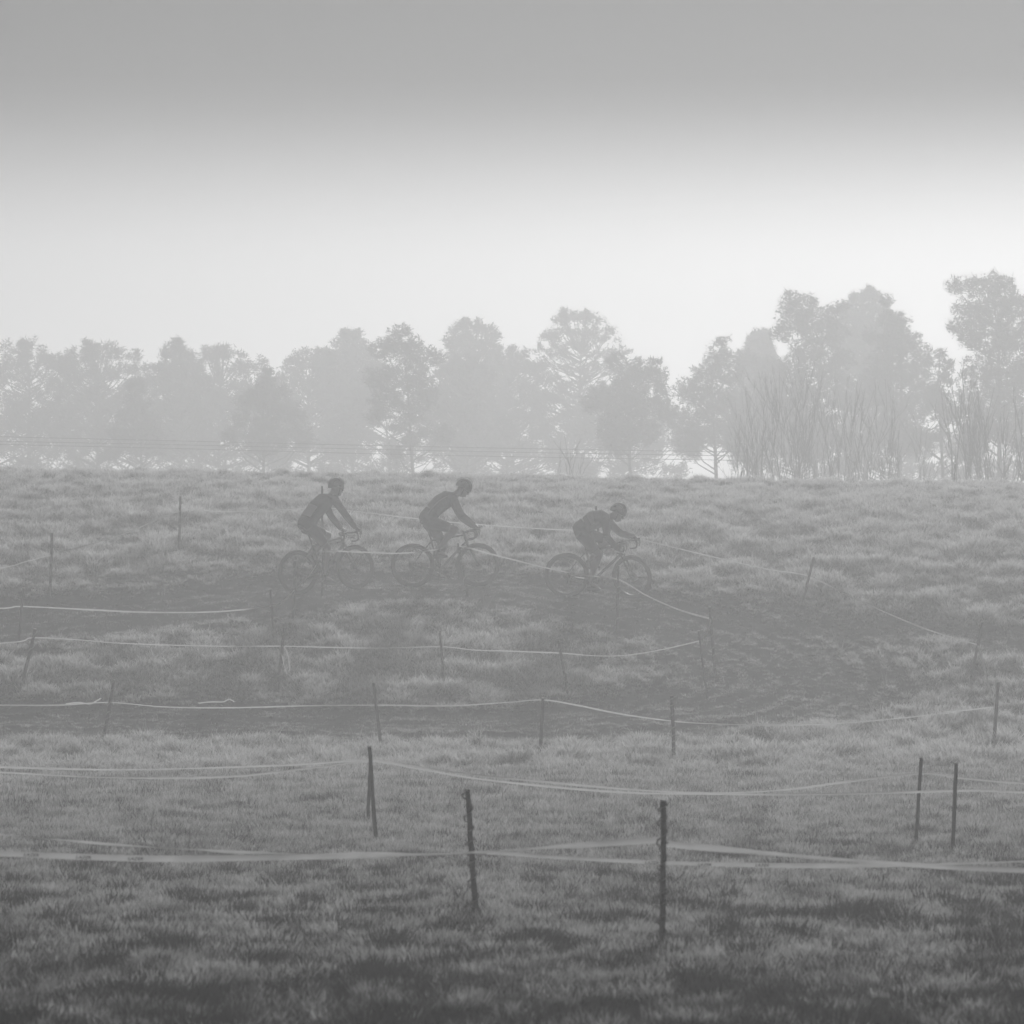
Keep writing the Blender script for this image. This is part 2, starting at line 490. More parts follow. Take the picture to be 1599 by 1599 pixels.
def build_grass():
    # short frosted turf in the foreground, with unfrosted dark hollows and a near band painted darker
    P = region_points(16.6, 30.0, 230, 1.5)
    P = np.concatenate([P, region_points(30.0, 49.0, 150, 1.6)])
    x, y = P[:, 0], P[:, 1]
    hol = fbm(x * 4.0 + 9, y * 1.4, 27, 3)
    pat = fbm(x * 5.2, y * 2.0, 41, 3)
    n = len(P)
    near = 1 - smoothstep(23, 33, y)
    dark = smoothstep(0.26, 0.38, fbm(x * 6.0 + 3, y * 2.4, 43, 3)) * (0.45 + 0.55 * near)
    tint = np.clip(0.78 + 0.6 * pat - 1.1 * dark - 0.5 * smoothstep(0.05, 0.4, hol) * near + RNG.normal(0, .36, n) - 0.08 - 0.5 * (1 - smoothstep(17.5, 22.5, y)), 0.0, 1.0)  # turf nearest the camera loses tint: frame-edge darkening put into the colour
    sc = 0.85 + 0.25 * RNG.random(n) + 0.55 * dark + 0.5 * smoothstep(30, 48, y)
    scl = np.stack([sc, sc, sc * (0.8 + 0.4 * RNG.random(n))], 1)
    rot = np.stack([RNG.normal(0, .12, n), RNG.normal(0, .12, n), RNG.uniform(0, 6.28, n)], 1)
    z = H(x, y)
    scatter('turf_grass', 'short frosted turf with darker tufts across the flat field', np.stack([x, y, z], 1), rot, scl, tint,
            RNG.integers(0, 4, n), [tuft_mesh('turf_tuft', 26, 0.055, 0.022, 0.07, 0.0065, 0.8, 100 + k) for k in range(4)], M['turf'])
    # longer tussocky grass on the bank
    P = region_points(45.0, 89.5, 120, 1.8)
    x, y = P[:, 0], P[:, 1]
    mud, _ = track_fields(x, y)
    keep = RNG.random(len(P)) > np.clip(mud * 1.05, 0, 0.96)
    x, y, mud = x[keep], y[keep], mud[keep]
    n = len(x)
    tu = fbm(x * 2.4, y * 1.8, 21, 3)
    sc = (0.55 + 0.4 * RNG.random(n) + 0.9 * np.clip(tu + 0.25, 0, 1)) * (1 - 0.68 * mud) * (0.42 + 0.58 * smoothstep(45, 53.5, y))
    sc = sc * (1 - 0.3 * smoothstep(74, 84, y))
    s_tr, _a = dist_poly(x, y, TR)
    sc = sc * (0.62 + 0.38 * smoothstep(1.2, 3.0, np.abs(s_tr)))
    scl = np.stack([sc, sc, sc * (0.7 + 0.5 * RNG.random(n))], 1)
    rot = np.stack([RNG.normal(0.1, .2, n), RNG.normal(0, .2, n), RNG.uniform(0, 6.28, n)], 1)
    tint = np.clip(0.86 + 1.0 * tu + 0.6 * fbm(x * 4.5, y * 3, 44) - 0.3 * mud + RNG.normal(0, .35, n), 0.02, 1)
    z = H(x, y)
    scatter('bank_grass', 'longer tussocky frosted grass covering the bank', np.stack([x, y, z], 1), rot, scl, tint,
            RNG.integers(0, 4, n), [tuft_mesh('bank_tuft', 34, 0.085, 0.04, 0.135, 0.009, 1.0, 200 + k) for k in range(4)], M['bank'])
    # short frosted stubble left on the ridges between the tyre ruts
    P = region_points(52, 72, 330, 1.5)
    x, y = P[:, 0], P[:, 1]
    mud, rg = track_fields(x, y, True)
    keep = (mud > 0.2) & (RNG.random(len(P)) < 0.22 + 1.0 * smoothstep(0.2, 0.6, rg))
    x, y = x[keep], y[keep]; n = len(x)
    s1 = RNG.uniform(0.5, 1.1, n)
    scatter('track_stubble', 'short frosted stubble on the ridges between tyre ruts', np.stack([x, y, H(x, y)], 1), np.stack([RNG.normal(0, .2, n), RNG.normal(0, .2, n), RNG.uniform(0, 6.28, n)], 1),
            np.stack([s1, s1, s1], 1), np.clip(RNG.normal(0.55, .3, n), 0.03, 1), RNG.integers(0, 2, n), [tuft_mesh('stubble_tuft', 14, 0.06, 0.012, 0.045, 0.008, 0.9, 400 + k) for k in range(2)], M['bank'])
    # thin dead stalks standing above the bank grass
    P = region_points(53, 80, 7, 1.5)
    x, y = P[:, 0], P[:, 1]
    mud, _ = track_fields(x, y)
    cl = fbm(x * 0.8, y * 0.8, 71)
    keep = (mud < 0.1) & (RNG.random(len(P)) < 0.25 + 0.9 * np.clip(cl, 0, 1))
    x, y = x[keep], y[keep]; n = len(x)
    rot = np.stack([RNG.normal(0, .22, n), RNG.normal(0, .22, n), RNG.uniform(0, 6.28, n)], 1)
    s1 = RNG.uniform(0.6, 1.25, n)
    scatter('dead_stalks', 'pale dead grass stalks standing above the bank grass', np.stack([x, y, H(x, y)], 1), rot, np.stack([s1, s1, s1], 1),
            RNG.uniform(0.3, 1, n), RNG.integers(0, 2, n), [tuft_mesh('stalk_tuft', 4, 0.06, 0.22, 0.42, 0.006, 0.35, 300 + k, 3) for k in range(2)], M['stalk'])
build_grass()

# ------------------------------------------------------------------ tubes
def tube_np(P, rad, k=6, cap=True):
    """Tapered tube through points P (n,3); returns V, F (quads + fan tris as quads)."""
    P = [Vector(p) for p in P]
    n = len(P)
    V = []; F = []
    up = Vector((0.13, 0.27, 0.95))
    for i, p in enumerate(P):
        t = (P[min(i + 1, n - 1)] - P[max(i - 1, 0)]).normalized()
        a = t.cross(up)
        if a.length < 1e-3: a = t.cross(Vector((1, 0, 0)))
        a.normalize(); b = t.cross(a)
        r_ = rad[i] if hasattr(rad, '__len__') else rad
        for j in range(k):
            th = 2 * math.pi * j / k
            V.append(p + (a * math.cos(th) + b * math.sin(th)) * r_)
    for i in range(n - 1):
        for j in range(k):
            F.append((i * k + j, i * k + (j + 1) % k, (i + 1) * k + (j + 1) % k, (i + 1) * k + j))
    if cap:
        V.append(P[0]); V.append(P[-1])
        c0, c1 = len(V) - 2, len(V) - 1
        for j in range(k):
            F.append((c0, (j + 1) % k, j, c0)); F.append((c1, (n - 1) * k + j, (n - 1) * k + (j + 1) % k, c1))
    return V, F

class MB:
    """Collects shapes into one mesh."""
    def __init__(s): s.V = []; s.F = []
    def add(s, V, F):
        o = len(s.V)
        s.V += [tuple(v) for v in V]
        for f in F:
            f = [i + o for i in f]
            if len(f) == 4 and f[0] == f[3]: f = f[:3]
            s.F.append(f)
        return s
    def tube(s, P, r, k=8, cap=True):
        return s.add(*tube_np(P, r, k, cap))
    def box(s, c, size, M3=None):
        V = []
        for dx in (-.5, .5):
            for dy in (-.5, .5):
                for dz in (-.5, .5):
                    v = Vector((dx * size[0], dy * size[1], dz * size[2]))
                    if M3 is not None: v = M3 @ v
                    V.append(v + Vector(c))
        return s.add(V, [(0, 1, 3, 2), (4, 6, 7, 5), (0, 4, 5, 1), (2, 3, 7, 6), (0, 2, 6, 4), (1, 5, 7, 3)])
    def torus(s, c, Rr, r_, axis='y', n=48, k=8):
        V = []; F = []
        for i in range(n):
            a = 2 * math.pi * i / n
            for j in range(k):
                b = 2 * math.pi * j / k
                q = Rr + r_ * math.cos(b); w = r_ * math.sin(b)
                V.append((c[0] + q * math.cos(a), c[1] + w, c[2] + q * math.sin(a)))
        for i in range(n):
            for j in range(k):
                F.append((i * k + j, i * k + (j + 1) % k, ((i + 1) % n) * k + (j + 1) % k, ((i + 1) % n) * k + j))
        return s.add(V, F)
    def mesh(s, name, smooth=True):
        me = bpy.data.meshes.new(name)
        me.from_pydata(s.V, [], s.F)
        if smooth:
            me.polygons.foreach_set('use_smooth', np.ones(len(me.polygons), dtype=bool))
        me.update()
        return me
    def build(s, name, mat, parent=None, smooth=True):
        return link(name, s.mesh(name, smooth), mat, parent)

# ------------------------------------------------------------------ trees
def needle_clumps(centres, size, g, per=15):
    """Sprays of narrow leaf faces, turned mostly upward, around each centre."""
    n = len(centres)
    C = np.repeat(centres, per, 0)
    m = len(C)
    th = g.uniform(0, 2 * np.pi, m); el = np.arcsin(g.uniform(-0.35, 1.0, m))
    d = np.stack([np.cos(th) * np.cos(el), np.sin(th) * np.cos(el), np.sin(el)], 1)
    L = size * g.uniform(0.6, 1.5, m)[:, None]
    side = np.cross(d, g.normal(size=(m, 3))); side /= np.linalg.norm(side, axis=1)[:, None] + 1e-9
    w = 0.22 * L
    b = C + d * 0.1 * L + g.normal(0, size * 0.35, (m, 3))
    V = np.stack([b - side * w * .5, b + side * w * .5, b + d * L], 1).reshape(-1, 3)
    F = np.arange(3 * m).reshape(m, 3)
    return V, F

def tree(name, label, lobes_px, depth, trunk_px, seed, group=None, size=0.2, dens=1.0, cat='tree'):
    g = np.random.default_rng(seed)
    bx = at(trunk_px, 720, depth).x
    by = depth
    bz = float(H0(bx, by))
    root = empty(name, (bx, by, bz))
    tag(root, label, cat, group)
    k = depth / FPX
    cents = []; lob = []
    for (lx, ly, lr) in lobes_px:
        c = at(lx, ly, depth); rr = lr * k
        off = g.normal(0, 0.35) * max(0.8, abs(c.x - bx) + 0.6)
        c = np.array([c.x - bx, off, c.z - bz])
        lob.append((c, rr))
        cnt = max(10, int(48 * dens * (rr / (0.4 * depth / 95)) ** 2))
        d = g.normal(size=(cnt, 3)); d /= np.linalg.norm(d, axis=1)[:, None]
        rad = rr * g.uniform(0.15, 1.0, cnt)[:, None] ** 0.6
        cents.append(c + d * rad * np.array([1.0, 1.15, 0.85]))
    V, F = needle_clumps(np.concatenate(cents), size * depth / 95, g)
    link('crown', mesh_np('crown', V, F), M['leaf'], root)
    # trunk with limbs reaching the lobes
    top = max(c[2] for c, _ in lob)
    hx = 0.1 * g.normal()
    tp = [Vector((hx * (t ** 2) * 2 + 0.06 * math.sin(5 * t + seed), 0.05 * math.cos(4 * t), top * 0.93 * t - 0.15)) for t in np.linspace(0, 1, 9)]
    r0 = 0.013 * top
    mb = MB().tube(tp, [r0 * (1 - 0.82 * t) for t in np.linspace(0, 1, 9)], 8)
    for c, rr in lob:
        zt = max(0.5 * top, c[2] - 0.5 * math.hypot(c[0], c[1]) - 0.2)
        t = min(zt / (top * 0.93), 0.95)
        i = min(int(t * 8), 7); a = tp[i].lerp(tp[i + 1], t * 8 - i)
        e = Vector(c); mid = a.lerp(e, 0.55) + Vector((0, 0, -0.12 * (e - a).length))
        mb.tube([a, mid, e], [r0 * 0.22, r0 * 0.15, 0.012], 5)
    mb.build('trunk', M['bark'], root)
    return root

def auto_lobes(x, top, w, bot, seed, shape):
    """Lobes filling a crown outline: domed with upright leaders, round, or cone."""
    g = random.Random(seed)
    out = []
    y = top + 8
    while y < bot:
        t = (y - top) / (bot - top)
        if shape == 'cone': hw = w * (0.10 + 1.35 * t ** 0.8)
        elif shape == 'round':
            q = 1 - min(t * 2.2, 1)
            hw = w * 1.6 * (0.12 + 0.88 * math.sqrt(max(0, 1 - q * q))) * (1 + 0.2 * math.sin(seed * 1.3 + 8 * t))
        else:
            q = 1 - min(t * 1.5, 1)
            hw = w * 1.75 * (0.10 + 0.90 * math.sqrt(max(0, 1 - q * q))) * (1 + 0.22 * math.sin(seed * 1.7 + 9 * t))
        hw *= g.uniform(0.85, 1.12)
        rr = w * g.uniform(0.18, 0.38) * (0.75 + 0.5 * t)
        nl = max(1, int(hw * 2 / (rr * 1.25)))
        for i in range(nl):
            f = (i + 0.5) / nl * 2 - 1
            out.append((x + f * max(hw - rr * 0.5, 0) + g.uniform(-.35, .35) * rr, y + g.uniform(-.5, .5) * rr + abs(f) * w * 0.14, rr * g.uniform(0.7, 1.15)))
        y += rr * 1.0
    for k in range(3 if shape != 'cone' else 1):       # leaders standing above the outline
        out.append((x + g.uniform(-.6, .6) * w * (0.75 if shape != 'cone' else 0.1), top + g.uniform(-2, 8), w * 0.10))
        out.append((out[-1][0] + g.uniform(-2, 2), out[-1][1] + w * 0.2, w * 0.15))
    return out

TREES = [
 # label, lobes or (x, top, w, bottom, shape), depth, trunk px
 ('pale bushy pine rising at the far left end of the tree belt', (40, 536, 66, 700, 'dome'), 116, 42),
 ('round-topped pine standing between the left end of the belt and the two-headed pine', (152, 534, 54, 700, 'dome'), 112, 150),
 ('small low pine filling the gap beside the round-topped pine', (212, 588, 42, 700, 'cone'), 101, 212),
 ('two-headed pine with a ragged upright left head', (275, 533, 36, 700, 'dome'), 112, 278),
 ('broad flat-topped pine behind the dark cone-shaped pine', (345, 543, 58, 700, 'dome'), 114, 345),
 ('darker cone-shaped pine with a nodding tip, in front of flat-topped pines', (418, 578, 62, 700, 'cone'), 97, 418),
 ('pale flat-topped pine between the cone-shaped pine and the rounded pine with a bare trunk', (486, 545, 52, 700, 'dome'), 116, 484),
 ('very faint tall tree peeping up behind the rounded pine with a bare trunk', (548, 516, 30, 690, 'round'), 124, 548),
 ('rounded pine with open crown and bare trunk behind the middle cyclist', [(600,545,20),(630,537,27),(655,560,25),(588,590,18),(620,590,29),(655,602,24),(682,560,11),(605,632,24),(640,642,24),(668,622,17),(588,654,13)], 96, 646),
 ('bushy pine filling the belt just beside the open-crowned pine', (725, 560, 40, 700, 'dome'), 110, 728),
 ('very faint tall round tree far behind the middle of the belt', (737, 500, 40, 690, 'round'), 124, 738),
 ('pale domed tree between the two faint tall trees', (795, 545, 46, 700, 'dome'), 118, 795),
 ('tallest faint tree far behind, with a feathery rounded top', (902, 484, 60, 695, 'round'), 125, 900),
 ('pine with horned top and drooping left side, standing clear against the sky', [(966,566,15),(998,576,17),(1022,588,19),(985,600,27),(1036,606,12),(945,620,23),(975,640,31),(1010,636,29),(920,632,14),(1040,642,16),(958,668,26),(1000,675,28),(955,558,7),(1021,568,8)], 96, 985),
 ('tapering dark pine rising above bare scrub beside the horned pine', [(1128,536,10),(1121,558,18),(1104,582,20),(1136,586,24),(1075,612,22),(1110,622,33),(1142,630,28),(1060,652,24),(1100,667,34),(1150,668,28),(1070,690,22)], 99, 1118),
 ('low bushy pine between the tapering pine and the big broken-topped pine', [(1160,562,16),(1187,572,20),(1212,582,18),(1195,612,26),(1170,645,30),(1215,660,30)], 106, 1190),
 ('faint tree head just showing behind the low bushy pine', (1186, 517, 24, 690, 'round'), 122, 1186),
 ('big broken-topped pine with two heads above the bare bushes', [(1235,472,16),(1262,470,14),(1240,500,26),(1220,522,14),(1270,506,27),(1300,492,15),(1312,480,10),(1300,520,21),(1260,546,27),(1290,562,25),(1240,582,27),(1280,602,33),(1320,562,17),(1230,622,27),(1320,612,29),(1270,660,34)], 98, 1272),
 ('very faint slender tree towering behind the broken-topped pine', (1350, 452, 34, 690, 'round'), 113, 1350),
 ('spire-topped pine with stepped right side', [(1384,470,10),(1386,500,16),(1406,506,16),(1365,522,12),(1395,536,27),(1425,532,16),(1440,556,21),(1390,576,35),(1430,592,31),(1370,612,33),(1410,640,38),(1450,622,23),(1400,680,34)], 98, 1402),
 ('small ragged pine top in the gap beside the spire-topped pine', [(1468,552,9),(1472,572,13),(1478,592,14),(1465,618,20),(1480,645,22)], 94, 1472),
 ('tallest near pine with a wide ragged head above a clump of bare stems', [(1494,446,14),(1520,448,17),(1546,445,19),(1572,446,15),(1488,510,12),(1520,490,27),(1556,482,31),(1592,482,27),(1515,530,19),(1550,530,33),(1592,532,33),(1530,582,27),(1570,592,35),(1612,592,38),(1545,642,35),(1602,652,38)], 94, 1556),
]
for i, (lab, lb, dep, tpx) in enumerate(TREES):
    dens = 1.5 if dep < 108 else 0.9 if dep < 120 else 0.35      # the far ones are thin and feathery
    dep = 140 + (min(dep, 118) - 94) * 1.3
    if isinstance(lb, tuple):
        lb = auto_lobes(lb[0], lb[1], lb[2], 708, 40 + i, lb[4])
    else:                                   # skirts of low boughs down to the ground behind the crest
        gg = random.Random(i)
        lb = [(a, b, c * 1.22) for a, b, c in lb] + [(tpx + gg.uniform(-1, 1) * 46, gg.uniform(670, 712), gg.uniform(12, 22)) for _ in range(6)]
    tree('pine_tree', lab, lb, dep, tpx, 500 + i, 'trees in the belt behind the bank', size=0.09, dens=dens * 1.5)

THICKET = ['added low thicket standing in for mist under the ' + w for w in ('pale bushy pine at the end of the belt', 'round-topped and small low pines', 'two-headed and flat-topped pines',
           'gap beside the open-crowned pine', 'bushy pine beside the open-crowned pine', 'tallest faint feathery tree', 'tapering pine and its scrub', 'spire-topped pine and bare bushes', 'tallest near pine and bare stems')]
for i in range(9):  # thickets added as a pale mist band filling the gaps under the crowns
    x0 = -20 + i * 205 + 37 * math.sin(i * 2.3)
    gg = random.Random(90 + i)
    tree('mist_thicket', THICKET[i], [(x0 + gg.uniform(-125, 125), 742 - 125 * gg.random() ** 1.25, gg.uniform(12, 24)) for _ in range(64)], 170, x0, 700 + i, 'added thickets behind the tree belt', size=0.10, dens=0.7, cat='thicket')

def bare_bush(name, label, stems_px, depth, seed, group='bare bushes behind the crest', r0=0.015, cat='bush'):
    """stems_px: list of (base px, tip px, tip py). Forking bare stems."""
    g = random.Random(seed)
    bx = sum(s[0] for s in stems_px) / len(stems_px)
    b = at(bx, 740, depth); bz = float(H0(b.x, depth))
    root = empty(name, (b.x, depth, bz))
    tag(root, label, cat, group)
    mb = MB()
    def grow(p, q, r_, lev):
        n = 5; L = (q - p).length
        pts = []
        for i in range(n + 1):
            t = i / n
            v = p.lerp(q, t)
            if 0 < i: v = v + Vector((g.gauss(0, .022), g.gauss(0, .022), 0)) * L
            pts.append(v)
        mb.tube(pts, [r_ * (1 - 0.75 * i / n) for i in range(n + 1)], 4, False)
        if lev > 0:
            for i in range(1, n):
                for _ in range(2):
                    if g.random() < 0.92:
                        d = (q - p).normalized()
                        d = (d + Vector((g.gauss(0, .30), g.gauss(0, .30), g.uniform(0, .35)))).normalized()
                        grow(pts[i], pts[i] + d * L * g.uniform(0.22, 0.5) * (1 - 0.1 * i), r_ * 0.5, lev - 1)
    stems_px = [(a + g.gauss(0, 3) * (k > 0), b_ + g.gauss(0, 9) * (k > 0), c + abs(g.gauss(0, 28)) * (k > 0)) for (a, b_, c) in stems_px for k in range(3)]
    for (s0, s1, sy) in stems_px:
        p = at(s0, 740, depth); q = at(s1, sy, depth)
        oy = g.gauss(0, .25)
        p = Vector((p.x - b.x, oy * 0.4, -0.1)); q = Vector((q.x - b.x, oy * 2, q.z - bz))
        grow(p, q, r0 * g.uniform(0.7, 1.2), 2)
    mb.build('branches', M['twig'], root)
    return root
G = random.Random(3)
bare_bush('bare_bush', 'bare many-stemmed bush leaning left, nearest the tapering pine', [(1196, 1168, 605), (1200, 1180, 590), (1210, 1192, 580), (1205, 1150, 645), (1215, 1215, 585), (1212, 1232, 610)], 104, 1)
bare_bush('bare_bush', 'tall bare forked bush under the broken-topped pine', [(1240, 1238, 590), (1248, 1262, 585), (1252, 1250, 560), (1262, 1300, 610), (1255, 1232, 620)], 106, 2)
bare_bush('bare_bush', 'bare upright bush between the forked bush and the fanned bush', [(1300, 1290, 600), (1305, 1318, 590), (1310, 1340, 610), (1298, 1275, 640)], 108, 3)
bare_bush('bare_bush', 'bare fanned bush in front of the spire-topped pine', [(1355, 1345, 595), (1360, 1372, 590), (1362, 1392, 620), (1350, 1330, 640), (1366, 1405, 660)], 105, 4)
bare_bush('bare_bush', 'low thin scrub sprawling between the two clumps of bare bushes', [(1418, 1400, 690), (1425, 1440, 665), (1430, 1455, 690), (1415, 1380, 700)], 102, 5, r0=0.012)
bare_bush('bare_bush', 'dense clump of bare straight stems below the tallest near pine', [(1510 + i * 11 + G.uniform(-4, 4), 1478 + i * 19 + G.uniform(-6, 6), 600 + G.uniform(-25, 40)) for i in range(9)], 103, 6, r0=0.024)
bare_bush('bare_bush', 'thin twisted sapling alone behind the crest between the riders', [(893, 884, 680), (893, 897, 695)], 102, 7, r0=0.012)
bare_bush('bare_bush', 'scraggy low bush beside the leaning bare bush', [(1165, 1150, 660), (1170, 1172, 655), (1160, 1140, 690)], 103, 8, r0=0.013)

# ------------------------------------------------------------------ stakes and barrier tape
def stake(label, base, top, rad=0.018, wrap=0, group='stakes', y=None, cat='stake', turns=7, tilt=0.0, seed=0):
    """Rough wooden stake from a ground point to a top point; wrap = side (-1 / 1) on which loose wound tape stands off."""
    g = random.Random(seed + int(base[0]))
    b = hit(*base) if y is None else at(base[0], base[1], y)
    if y is not None: b.z = float(H0(b.x, b.y))
    t = at(top[0], top[1], b.y + tilt)
    root = empty('wooden_stake', b)
    tag(root, label, cat, group)
    a = t - b
    L = a.length; ax = a.normalized()
    pts = []; rr = []
    for i in range(9):
        f = i / 8
        pts.append(ax * (L * f) - ax * (0.3 if i == 0 else 0) + Vector((g.gauss(0, .0015), g.gauss(0, .0015), 0)))
        rr.append(rad * (1.06 - 0.10 * f) * g.uniform(0.95, 1.05))
    MB().tube(pts, rr, 9).build('shaft', M['wood'], root)
    cp = ax * L
    MB().tube([cp - ax * 0.004, cp + ax * 0.006], [rr[-1] * 1.05, rr[-1] * 0.9], 9).build('frosted_top', M['frost'], root)
    if wrap:
        hp = []
        n = turns * 10
        for i in range(n + 1):
            f = i / n; th = 2 * math.pi * turns * (f + 0.05 * math.sin(9 * f + base[0])) + g.uniform(0, .35)
            r_ = rr[0] + 0.004
            sw = 0.011 * max(0, wrap * math.cos(th)) * g.uniform(0.5, 1.3)
            hp.append(ax * (L * (0.08 + 0.9 * f)) + Vector((r_ * math.cos(th) + wrap * sw, r_ * math.sin(th), 0)))
        MB().tube(hp, [0.0048 * g.uniform(.5, 1.5) for _ in hp], 5).build('tape_wrap', M['twine'], root)
    return root
M['twine'] = grey('wound_tape', 0.22, 0.8, 0.5, 25)
M['frost'] = grey('frost', 0.75, 0.6)

BK = 'stakes on the bank'
FG = 'stakes on the flat field'
stake('stake wound with loose tape, left of the track where the upper tape climbs the bank', (78, 932), (81, 832), 0.0192, 1, BK)
stake('tape-wound stake where the upper tape levels off behind the rearmost cyclist', (279, 866), (282, 775), 0.0192, 1, BK)
stake('stake almost hidden behind the back of the rearmost cyclist', (503, 846), (503, 759), 0.0180, 0, BK)
stake('stake with a pale top behind the crouching cyclist', (938, 880), (931, 790), 0.0192, 1, BK)
stake('leaning bare stake above the bend, at the kink in the upper tape', (1252, 948), (1271, 870), 0.0192, 0, BK)
stake('leaning stake outside the bend where the tape turns down the bank', (1516, 1064), (1534, 971), 0.0192, 0, BK)
stake('stake at the outermost corner where the lower tape turns back', (1551, 1170), (1559, 1065), 0.0228, 0, BK)
stake('leaning stake holding the lower tape, furthest out along the lower track', (160, 1166), (178, 1062), 0.0204, 1, BK)
stake('tilted stake on the lower tape above the paired field stakes', (596, 1174), (583, 1066), 0.0204, 0, BK)
stake('upright stake on the lower tape midway between the tilted and the tape-wound stake', (843, 1190), (848, 1090), 0.0216, 0, BK)
stake('upright tape-wound stake on the lower tape just before the bend', (1053, 1190), (1049, 1086), 0.0216, 1, BK)
stake('pale leaning stake inside the upper track, furthest from the bend', (27, 1014), (37, 918), 0.0204, 0, BK)
stake('thin tilted stake holding the drooping inner tape', (428, 1010), (422, 920), 0.0168, 0, BK)
stake('knotted stake below the rear wheel of the rearmost cyclist', (458, 972), (461, 876), 0.0180, -1, BK, turns=4)
stake('short tape-wound stake in front of the cranks of the rearmost cyclist', (503, 927), (505, 855), 0.0168, 1, BK)
stake('tilted stake in front of the front wheel of the middle cyclist', (730, 928), (715, 848), 0.0168, 1, BK)
stake('tape-wound stake in front of the front wheel of the crouching cyclist', (963, 980), (966, 883), 0.0204, 1, BK)
stake('tape-wound stake at the tip of the inner grass island', (1117, 1052), (1108, 948), 0.0192, 1, BK)
stake('bare stake beside the tip of the inner island, joined by a twisted strip', (1104, 1086), (1091, 985), 0.0156, 0, BK)
stake('tilted tape-wound stake on the lower inner tape, next from the island tip', (889, 1096), (872, 1000), 0.0192, 1, BK)
stake('frosted tilted stake at the middle of the lower inner tape', (694, 1080), (687, 985), 0.0168, 1, BK)
stake('leaning stake with a dangling loop of tape on the lower inner tape', (433, 1082), (444, 980), 0.0204, 1, BK)
stake('strongly leaning knotted stake at the end of the lower inner tape', (32, 1082), (55, 982), 0.0228, 1, BK, turns=4)
stake('thin stake on the crest of the bank in front of bare stems', (1489, 752), (1492, 724), 0.013, 0, 'stakes on the crest', y=85.6)
stake('stub of a stake just breaking the crest below scrub', (1155, 745), (1158, 736), 0.013, 0, 'stakes on the crest', y=85.8)
stake('front stake of the crossed pair, with a frosted notched top', (587, 1313), (577, 1166), 0.0160, 0, FG)
stake('rear stake of the crossed pair', (574, 1286), (579, 1178), 0.0152, 0, FG)
stake('slimmer farther stake of the wide-set pair on the flat field', (1430, 1318), (1439, 1183), 0.0140, 0, FG)
stake('thicker nearer stake of the wide-set pair on the flat field', (1487, 1332), (1493, 1192), 0.0148, 0, FG)
stake('leaning knobbly stake the fluttering tape passes in front of', (743, 1430), (730, 1234), 0.0156, -1, FG, turns=8)
stake('upright knobbly stake tying up the wide pale tape', (1034, 1479), (1036, 1251), 0.0152, -1, FG, turns=8)

def tape(label, pts, width=0.04, twists=None, group='barrier tapes', prints=(), frosted=None):
    """pts: (px, py, depth or None). A flat ribbon, twisting along its length."""
    P = [list(p) for p in pts]
    ks = [i for i, p in enumerate(P) if p[2] is not None]
    for a, b in zip(ks, ks[1:]):
        for i in range(a + 1, b):
            P[i][2] = P[a][2] + (P[b][2] - P[a][2]) * (P[i][0] - P[a][0]) / (P[b][0] - P[a][0])
    Q = resample(np.array(P, float), 14)
    W = [at(*q) for q in Q]
    L = [0.0]
    for a, b in zip(W, W[1:]): L.append(L[-1] + (b - a).length)
    g = random.Random(len(label))
    ph = g.uniform(0, 6)
    V = []; F = []
    o = W[0].copy()
    for i, w in enumerate(W):
        t = (W[min(i + 1, len(W) - 1)] - W[max(i - 1, 0)]).normalized()
        n = t.cross(Vector((0, 1, 0))).normalized()
        if n.z < 0: n = -n
        f = t.cross(n).normalized()
        if twists is None: tw = 0.55 * math.sin(L[i] * 1.1 + ph) + 0.3 * math.sin(L[i] * 3.1)
        else: tw = twists(Q[i][0])
        d = n * math.cos(tw) + f * math.sin(tw)
        wid = width * (0.86 + 0.14 * math.sin(L[i] * 2.3 + ph))
        cup = f * math.cos(tw) - n * math.sin(tw)
        V += [w - o - d * wid / 2, w - o + cup * wid * 0.22, w - o + d * wid / 2]
    for i in range(len(W) - 1):
        for k in (0, 1):
            F.append((3 * i + k, 3 * i + k + 1, 3 * i + k + 4, 3 * i + k + 3))
    r_ = MB().add(V, F).build('barrier_tape', M['tape_frosted'] if (width < 0.0305 if frosted is None else frosted) else M['tape'])
    r_.location = o
    tag(r_, label, 'tape', group)
    for (px, py) in prints:
        i = min(range(len(Q)), key=lambda k: abs(Q[k][0] - px))
        t = (W[i + 1] - W[i]).normalized()
        up = t.cross(Vector((0, 1, 0))).normalized()
        if up.z < 0: up = -up
        tw = twists(Q[i][0]) if twists else 0
        f = t.cross(up).normalized()
        up = (up * math.cos(tw) + f * math.sin(tw)).normalized()
        nrm = t.cross(up).normalized()
        if nrm.y > 0: nrm = -nrm
        mt = Matrix((t, up, nrm)).transposed().to_4x4()
        po = link('tape_print', TEXT, M['print'], r_)
        po.matrix_local = Matrix.Translation(W[i] - o + nrm * 0.013) @ mt
    return r_

def text_mesh(body, width):
    cu = bpy.data.curves.new('tape_print', 'FONT')
    cu.body = body; cu.shear = 0.25; cu.offset = 0.02
    cu.align_x = 'CENTER'; cu.align_y = 'CENTER'; cu.resolution_u = 3
    to = bpy.data.objects.new('tape_print', cu); COL.objects.link(to)
    dg = bpy.context.evaluated_depsgraph_get()
    me = bpy.data.meshes.new_from_object(to.evaluated_get(dg))
    bpy.data.objects.remove(to)
    co = np.zeros(len(me.vertices) * 3); me.vertices.foreach_get('co', co); co = co.reshape(-1, 3)
    k = width / (co[:, 0].max() - co[:, 0].min())
    co *= k; co[:, 1] *= 0.85
    me.vertices.foreach_set('co', co.ravel()); me.update()
    return me
TEXT = text_mesh('LAZER', 0.078)

flat = lambda px: 0.25 * math.sin(px * 0.011)
